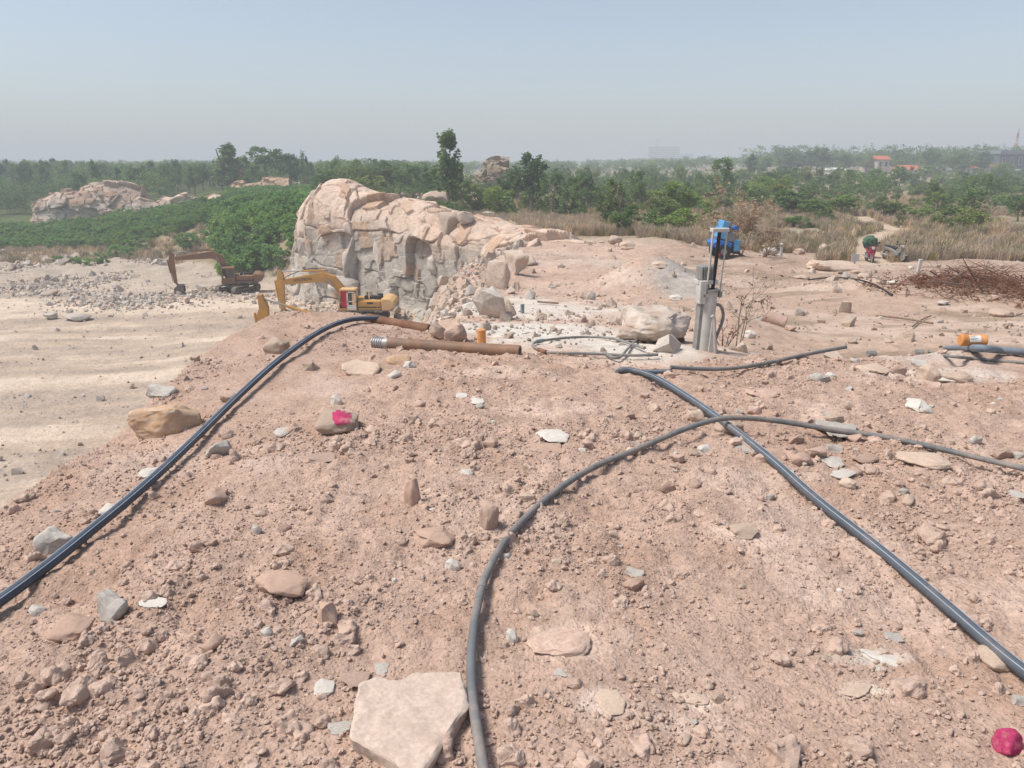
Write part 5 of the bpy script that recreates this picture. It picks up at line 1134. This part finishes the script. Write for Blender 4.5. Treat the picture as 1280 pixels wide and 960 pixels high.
# look-alike trees of the plain and of the belt behind the pit
cnt = 0
while cnt < 130:
    u = rnd.uniform(690, 1300); Y = rnd.uniform(105, 285); p = at(u, 200, Y)
    if Y < 150 and 1040 < u < 1150: continue
    kd = rnd.choice(['bushy', 'wispy', 'bushy', 'shrub']); mt = rnd.choice(['leaf_dark', 'leaf_mid', 'leaf_mid', 'leaf_light']) if kd != 'shrub' else rnd.choice(['leaf_mid', 'leaf_light'])
    h = rnd.uniform(2.2, 4.8) if Y < 170 else rnd.uniform(3.2, 5.6)
    tree(kd, mt, p[0], p[1], h, rnd.uniform(.8, 1.4), tree_words(kd, mt)+' scattered over the hazy scrub plain', tree_words(kd, mt)+'s of the plain'); cnt += 1
cnt = 0
while cnt < 95:
    u = rnd.uniform(-60, 420); Y = rnd.uniform(175, 290); p = at(u, 200, Y)
    if 240 < u < 390 and Y < 190: continue
    z = gz(p[0], p[1]); h = rnd.uniform(.78, 1.22)*(1.65-z+.6)*(.8+.2*(Y-175)/115)
    kd = rnd.choice(['wispy', 'bushy', 'column', 'bushy']); mt = 'leaf_dark' if kd == 'column' else rnd.choice(['leaf_dark', 'leaf_dark', 'leaf_mid'])
    tree(kd, mt, p[0], p[1], h, rnd.uniform(.7, 1.1), tree_words(kd, mt)+' in the dense belt behind the green valley', tree_words(kd, mt)+'s of the belt'); cnt += 1
# the belt's undergrowth and the mid-distance bush, one mass each, come after the forms below
# far wood, one mass
ff = []
for kd, mt in (('bushy', 'leaf_dark'), ('bushy', 'leaf_mid'), ('wispy', 'leaf_dark'), ('spread', 'leaf_dark')):
    c, v, f, sm = tree_form(kd, 900+len(ff), mt, 420); ff.append(c)
def masses(name, forms, n, sampler, hmin, hmax, wmin, wmax, label, cat):
    xs, ys = sampler(n); zs = height(xs, ys, False); m = len(xs); h = rng.uniform(hmin, hmax, m); w = h*rng.uniform(wmin, wmax, m)
    rt = np.zeros((m, 3)); rt[:, 2] = rng.uniform(0, 6.28, m); rt[:, :2] = rng.normal(size=(m, 2))*.06
    scatter(name, forms, np.stack([xs, ys, zs-.03*h], 1), rt, np.stack([w, w, h], 1), rng.integers(0, len(forms), m), label, cat)
def belt_s(n):
    Y = rng.uniform(164, 300, n*2); r_ = rng.uniform(-.78, -.10, n*2); k = ~((r_ > -.43) & (r_ < -.25) & (Y < 190)); return (r_*Y)[k][:n], Y[k][:n]
masses('belt_wood', ff, 950, belt_s, 3.8, 7.0, .8, 1.3, 'dense undergrowth of the tree belt behind the valley', 'wood')
def mid_s(n): Y = rng.uniform(110, 300, n); return rng.uniform(-.25, .85, n)*Y, Y
masses('mid_wood', ff, 300, mid_s, 2.4, 4.6, .9, 1.6, 'hazy bushes massed across the middle of the plain', 'wood')
def far_s(n): Y = 325*np.exp(rng.random(n)*1.65); return rng.uniform(-1.0, 1.0, n)*Y, Y
masses('far_wood', ff, 4200, far_s, 5.0, 7.6, .9, 1.7, 'hazy far-off wood along the horizon', 'wood')
def rise_s(n): Y = rng.uniform(328, 430, n); u = rng.uniform(.30, .9, n); return u*Y, Y
masses('wooded_rise', ff, 420, rise_s, 6, 11.5, .9, 1.5, 'hazy trees covering the low rise around the houses', 'wood')
shr = [TF[('shrub', m_, k)][0] for m_ in ('leaf_mid', 'leaf_valley', 'leaf_light') for k in (0, 1)]
def valley_s(n):
    y = rng.uniform(104, 178, n*3); x = rng.uniform(-115, -18, n*3); n1 = fbm2(x*.1, y*.1, 5, 3); k = (y > 108+6*n1) & (x < -20-.12*(y-100)) & ((y < 142+5*n1) | (x > -.36*y)); return x[k][:n], y[k][:n]
masses('valley_shrubs', [shr[2], shr[3], shr[2], shr[0]], 2000, valley_s, .9, 2.0, 1.1, 1.7, 'dense green shrubs filling the valley behind the rubble', 'shrubs')
def vfront_s(n):
    y = rng.uniform(82, 112, n); x = rng.uniform(-34, -18.0, n)+(y-90)*-.35; return x, y
masses('slope_shrubs', [shr[2], shr[3]], 240, vfront_s, 1.6, 3.2, .9, 1.3, 'dense green shrubs on the slope left of the outcrop', 'shrubs')
def scrub_s(n):
    Y = rng.uniform(70, 290, n*2); u = rng.uniform(-.18, .85, n*2); x = u*Y; d_ = seg_d(x, Y, PATH); k = (d_ > 3) & ((Y > 95) | (fbm2(x*.1, Y*.1, 5, 2) > .35)) & (rim_dist(x, Y) < -2); return x[k][:n], Y[k][:n]
masses('scrub', [shr[0], shr[4], shr[4], shr[5]], 1300, scrub_s, .7, 2.3, .9, 1.5, 'low green scrub dotted over the plain', 'scrub')
# small individual shrubs poking through the rubble
for (u, v, Y, w, h) in [(100, 335, 92, 30, 14), (125, 332, 94, 22, 16), (150, 322, 98, 36, 20), (75, 324, 98, 30, 10), (235, 318, 99, 36, 22), (165, 308, 105, 40, 22), (350, 310, 96, 40, 30), (300, 312, 98, 44, 24), (265, 316, 98, 36, 22)]:
    p = at(u, v-h, Y); z = gz(p[0], p[1]); hh = max(1.0, h*Y/F); tree('shrub', 'leaf_valley', p[0], p[1], hh, (w*Y/F)/(hh*1.1), 'low green shrub growing at the edge of the quarry rubble', 'shrubs at the rubble edge', 'shrub')

# dry grass
def tuft(seed, n, mat, h=1.0, spread=.35, w=.035):
    r = np.random.default_rng(seed); V = []; Fq = []; T = []
    for k in range(n):
        a = r.uniform(0, 6.28); q = r.random()**.5*spread; b = np.array([cos(a)*q, sin(a)*q, -.02]); L = h*r.uniform(.45, 1.0); dr = np.array([cos(a+r.normal()*.9), sin(a+r.normal()*.9), 0])*r.uniform(.05, .5)*L
        sd = np.array([-dr[1], dr[0], 0]); sd = sd/(np.linalg.norm(sd)+1e-6)*w*r.uniform(.6, 1.3)/2; m_ = b+dr*.35+np.array([0, 0, L*.6]); e = b+dr+np.array([0, 0, L*r.uniform(.8, 1)])
        i = len(V); V += [b-sd, b+sd, m_+sd*.8, m_-sd*.8, e+sd*.25, e-sd*.25]; Fq += [(i, i+1, i+2, i+3), (i+3, i+2, i+4, i+5)]; T += [r.random()]*6
    me = mesh_np('tuft_form', np.array(V), np.array(Fq), M[mat]); addtint(me, T); return me
gt = [tuft(k, 42, 'grass') for k in range(4)]+[tuft(9, 40, 'grass_green')]
def grass_s(n):
    Y = 46*np.exp(rng.random(n*4)*1.15); x = rng.uniform(-.30, .80, n*4)*Y; n1 = fbm2(x*.12, Y*.12, 95, 3); d_ = rim_dist(x, Y); pd = seg_d(x, Y, PATH)
    rr_ = x/Y; ok = (d_ < -1.0) & (pd > 1.3+.6*n1) & (Y > np.where(rr_ > .40, 44-16*ss(.50, .58, rr_), np.where(rr_ > .16, 53, 57))+5*n1) & ((n1 > -.32) | (Y < 62))
    ok &= ~((rr_ > .22) & (rr_ < .40) & (Y < 52))
    x, Y = x[ok], Y[ok]; return x[:n], Y[:n]
masses('dry_grass', gt, 15000, grass_s, .45, 1.15, .7, 1.3, 'tall dry straw-coloured grass over the plain', 'dry grass')
def pgrass_s(n):
    y = rng.uniform(60, 84, n*3); x = rng.uniform(-19, 8, n*3); d_ = rim_dist(x, y); k = d_ < -1.5-1.5*ss(0, -16, x)*0; return x[k][:n], y[k][:n]
masses('plateau_grass', gt[:4], 2600, pgrass_s, .6, 1.3, .7, 1.2, 'dry straw-coloured grass on the plateau behind the outcrop', 'dry grass')
def egrass_s(n):
    y = rng.uniform(95, 110, n); x = rng.uniform(-95, -22, n); return x, y
masses('edge_grass', gt, 900, egrass_s, .6, 1.3, .8, 1.4, 'dry grass between the rubble and the green valley shrubs', 'dry grass')

# dead sapling, dry feathery plant, brush pile
def branchy(name, base, h, nst, spread, seed, label, cat, matb, matl=None, nl=0, ls=.03, depth=2, r0=.012, par=True):
    r = np.random.default_rng(seed); mb = MB(); tips = []
    def grow(p, d, L, rad, lev):
        pts = [p]; q = p
        for k in range(3):
            d = d+r.normal(size=3)*.16; d = d/np.linalg.norm(d); q = q+d*L/3; pts.append(q)
            if lev > 0 and k > 0:
                for _ in range(2):
                    e = d+r.normal(size=3)*.6; e[2] = abs(e[2])*.7+.15; grow(q, e/np.linalg.norm(e), L*r.uniform(.35, .6), rad*.55, lev-1)
        mb.tube([tuple(x) for x in pts], [rad, rad*.8, rad*.6, rad*.3], 5); tips.extend(pts[1:])
    for k in range(nst):
        a = r.uniform(0, 6.28); d = np.array([cos(a)*spread, sin(a)*spread, 1.0]); d /= np.linalg.norm(d); grow(np.array([cos(a)*.04, sin(a)*.04, -.04]), d, h*r.uniform(.5, .95), r0, depth)
    root = empty(name, base); tag(root, label, cat); mb.build('stems', matb, root)
    if matl:
        T = np.array(tips); V, Fq, t = leaves(T, np.full((len(T), 3), ls*2.2), nl, ls, r, aspect=2.2); me = mesh_np('leaves', V, Fq, matl); addtint(me, t); link('leaves', me, root)
    return root
p = at(922, 434, 10.8); branchy('dead_sapling', (p[0], p[1], gz(p[0], p[1])), .95, 4, .22, 5, 'thin leafless sapling standing right of the drilling machine', 'sapling', M['barkpale'], M['leaf_red'], 90, .022, 2, .010)
p = at(905, 436, 11.2); branchy('dead_brush', (p[0], p[1], gz(p[0], p[1])), .45, 6, .5, 6, 'tangle of dead brown brush at the foot of the sapling', 'brush', M['twig'], M['leaf_red'], 60, .02, 1, .008)
p = hit(936, 322); p[1] += 1.5; branchy('dry_plant', (p[0], p[1], gz(p[0], p[1])), 2.7, 8, .30, 8, 'tall dried feathery plant with tan plumes behind the compressor', 'plant', M['barkpale'], M['leaf_dry'], 1500, .11, 2, .025)
p = hit(960, 322); p[1] += .5; branchy('dry_plant', (p[0], p[1], gz(p[0], p[1])), 1.7, 9, .5, 9, 'low dried brown bush right of the feathery plant', 'plant', M['barkpale'], M['leaf_dry'], 700, .09, 2, .02)
for (u, v, Y, h, lab) in [(895, 345, 22, .8, 'tiny leafless shrub left of the machine hoses'), (1180, 345, 30, 1.6, 'leafless grey sapling behind the brush pile'), (1232, 320, 40, 2.2, 'bare grey shrub in the dry grass above the brush pile'), (960, 390, 17, .4, 'small dry weed on the bare ground')]:
    p = at(u, v, Y); branchy('bare_shrub', (p[0], p[1], gz(p[0], p[1])), h, 4, .5, int(u), lab, 'shrub', M['barkpale'], M['leaf_red'], 40, .03, 1, .008)
def brush_pile():
    c = at(1222, 388, 20.0); root = empty('brush_pile', (c[0], c[1], gz(c[0], c[1]))); tag(root, 'sprawling pile of reddish cut brushwood beside the dry grass', 'brush pile'); r = np.random.default_rng(12)
    def twig(L, rad, n=3):
        while True:
            x, y = r.normal(size=2)*np.array([1.15, 1.5])
            if x*x/6+y*y/9 < 1: break
        top = .55*math.exp(-(x*x/1.8+y*y/4)); z = gz(c[0]+x, c[1]+y)-root.location.z+r.random()*top+.03
        a = r.uniform(0, 6.28); d = np.array([cos(a), sin(a), r.normal()*.22]); pts = []; q = np.array([x, y, z])-d*L/2
        for k in range(n+1): pts.append(tuple(q)); d = d+r.normal(size=3)*.18; q = q+d*L/n
        return pts, [rad*(1-.6*k/n) for k in range(n+1)]
    mb = MB()
    for k in range(900): pts, rs = twig(r.uniform(.25, .9), r.uniform(.004, .011)); mb.tube(pts, rs, 4, False)
    o = mb.build('twigs', M['twig'], root); o['kind'] = 'stuff'
    for k in range(24): pts, rs = twig(r.uniform(.8, 1.6), r.uniform(.014, .028), 4); MB().tube(pts, rs, 6).build('branch', M['twig'] if k % 3 else M['barkpale'], root)
    T = np.stack([r.normal(size=160)*1.1, r.normal(size=160)*1.4, np.zeros(160)], 1); T[:, 2] = [gz(c[0]+a, c[1]+b)-root.location.z+.1 for a, b in T[:, :2]]
    V, Fq, t = leaves(T, np.full((160, 3), .2), 2600, .05, r, aspect=2); me = mesh_np('dead_leaves', V, Fq, M['leaf_red']); addtint(me, t); q = link('dead_leaves', me, root); q['kind'] = 'stuff'
brush_pile()

# ------------------------------------------------------------------ houses and far buildings
def house(u, vb, Y, w, h, roof, wallm, roofm, label, windows=2, depth=7, flat=False, name='house'):
    p = at(u, vb, Y); z = min(gz(p[0], p[1]), p[2]); k = Y/F; W = w*k; top = p[2]+h*k-z; rt = roof*k
    root = empty(name, (p[0], p[1], z)); tag(root, label, 'building'); MB().box(-W/2, W/2, 0, depth, -.5, top).build('wall', wallm, root)
    if flat: MB().box(-W/2-.4, W/2+.4, -.5, depth+.5, top+.003, top+rt).build('roof', roofm, root)
    else: MB().prism([(-.7, top-.1), (depth+.7, top-.1), (depth/2, top+rt)], -W/2-.6, W/2+.6, 'x').build('roof', roofm, root)
    for i in range(windows):
        x = -W/2+W*(i+.5)/windows; wd = min(1.2, W/windows*.45); f = MB().box(x-wd/2, x+wd/2, -.08, -.01, top*.45, top*.82).build('window', M['wallwhite'], root); MB().box(x-wd/2+.1, x+wd/2-.1, -.10, -.082, top*.45+.1, top*.82-.1).build('pane', M['glass'], f)
    return root
house(1103, 213, 318, 14, 13, 4, M['wall'], M['roofred'], 'tall red-roofed house among the trees on the rise', 2)
house(1088, 212, 322, 9, 7, 3, M['wall'], M['roofred'], 'small red-roofed house left of the tall one', 1)
house(1137, 216, 300, 22, 4, 5, M['wall'], M['roofred'], 'low long house with a bright red roof', 3)
house(1048, 215, 300, 16, 2.5, 2.5, M['wallwhite'], M['wallwhite'], 'low white shed at the foot of the large dark tree', 2)
house(1176, 217, 300, 22, 4, 2, M['wallwhite'], M['wallwhite'], 'long low white building beside the round dark tree', 4, flat=True)
house(1214, 213, 300, 13, 3, 3, M['wallwhite'], M['roofred'], 'small white house with a red roof right of the long white one', 2)
house(1268, 219, 295, 9, 6, 1, M['wallwhite'], M['wallwhite'], 'small white cabin in front of the dark clad building', 1, flat=True)
house(1268, 214, 315, 40, 20, 4, M['walldark'], M['roofgrey'], 'large dark clad building with a flat grey roof', 4, 14, True, 'warehouse')
gp = at(1242, 217, 298); gr = empty('gantry', (gp[0], gp[1], gz(gp[0], gp[1]))); tag(gr, 'yellow gantry frame beside the dark clad building', 'gantry')
gh = 217-209; gk = 298/F; zt = gp[2]+gh*gk-gr.location.z
for x in (-1.6, 1.4): MB().box(x, x+.25, 0, .25, -.3, zt).build('leg', M['yellow'], gr)
MB().box(-1.8, 1.85, -.05, .3, zt+.003, zt+.9).build('beam', M['yellow'], gr)
tp = at(1267, 200, 420); tw = empty('radio_mast', (tp[0], tp[1], gz(tp[0], tp[1]))); tag(tw, 'slender red and white lattice mast behind the dark clad building', 'mast')
zt = at(1267, 160, 420)[2]-tw.location.z
for q in range(8):
    z0, z1 = zt*q/8, zt*(q+1)/8; w0, w1 = 1.1*(1-q/9), 1.1*(1-(q+1)/9); mb = MB()
    for sx, sy in ((-1, -1), (1, -1), (1, 1), (-1, 1)):
        mb.tube([(sx*w0, sy*w0, z0), (sx*w1, sy*w1, z1)], .12, 4); mb.tube([(sx*w0, sy*w0, z0), (-sy*w1, sx*w1, z1)], .07, 4)
    mb.build('mast_section', M['mast'] if q % 2 == 0 else M['whitepaint'], tw)
def tower(u, w, vt, Y, label, fl, depth=22):
    p = at(u, 206, Y); z = gz(p[0], p[1]); k = Y/F; W = w*k; H = at(u, vt, Y)[2]-z; root = empty('apartment_block', (p[0], p[1], z)); tag(root, label, 'building')
    MB().box(-W/2, W/2, 0, depth, -1, H).build('wall', M['concrete'], root); MB().box(-W/2-.4, W/2+.4, -.4, depth+.4, H+.003, H+1.2).build('roof', M['roofgrey'], root)
    for j in range(fl): MB().box(-W/2+1, W/2-1, -.15, -.02, H*(j+.35)/fl, H*(j+.75)/fl).build('window_band', M['glass'], root)
tower(829, 38, 184, 1550, 'long pale apartment block fading into the haze', 8); tower(858, 16, 193, 1650, 'lower hazy block right of the long pale one', 5)
cp_ = at(820, 206, 1540); cr = empty('tower_crane', (cp_[0], cp_[1], gz(cp_[0], cp_[1]))); tag(cr, 'thin construction mast standing over the hazy apartment block', 'mast'); ch = at(820, 176, 1540)[2]-cr.location.z
MB().box(-.7, .7, -.7, .7, 0, ch).build('mast', M['mast'], cr); MB().box(-3, 6, -.6, .6, ch+.003, ch+1.2).build('jib', M['mast'], cr)

# ------------------------------------------------------------------ haze
hm = bpy.data.materials.new('haze'); hm.use_nodes = True; hn = hm.node_tree; hn.nodes.remove(hn.nodes['Principled BSDF'])
pv = hn.nodes.new('ShaderNodeVolumePrincipled'); pv.inputs['Color'].default_value = (*HAZE_COLOR, 1); pv.inputs['Density'].default_value = HAZE_DENSITY; pv.inputs['Anisotropy'].default_value = .0
hn.links.new(pv.outputs[0], hn.nodes['Material Output'].inputs['Volume'])
hz = MB().box(-7200, 7200, -300, 6400, -14, 46).build('haze', hm); tag(hz, 'pale dusty haze lying over the whole quarry and plain', 'haze', None, 'stuff')
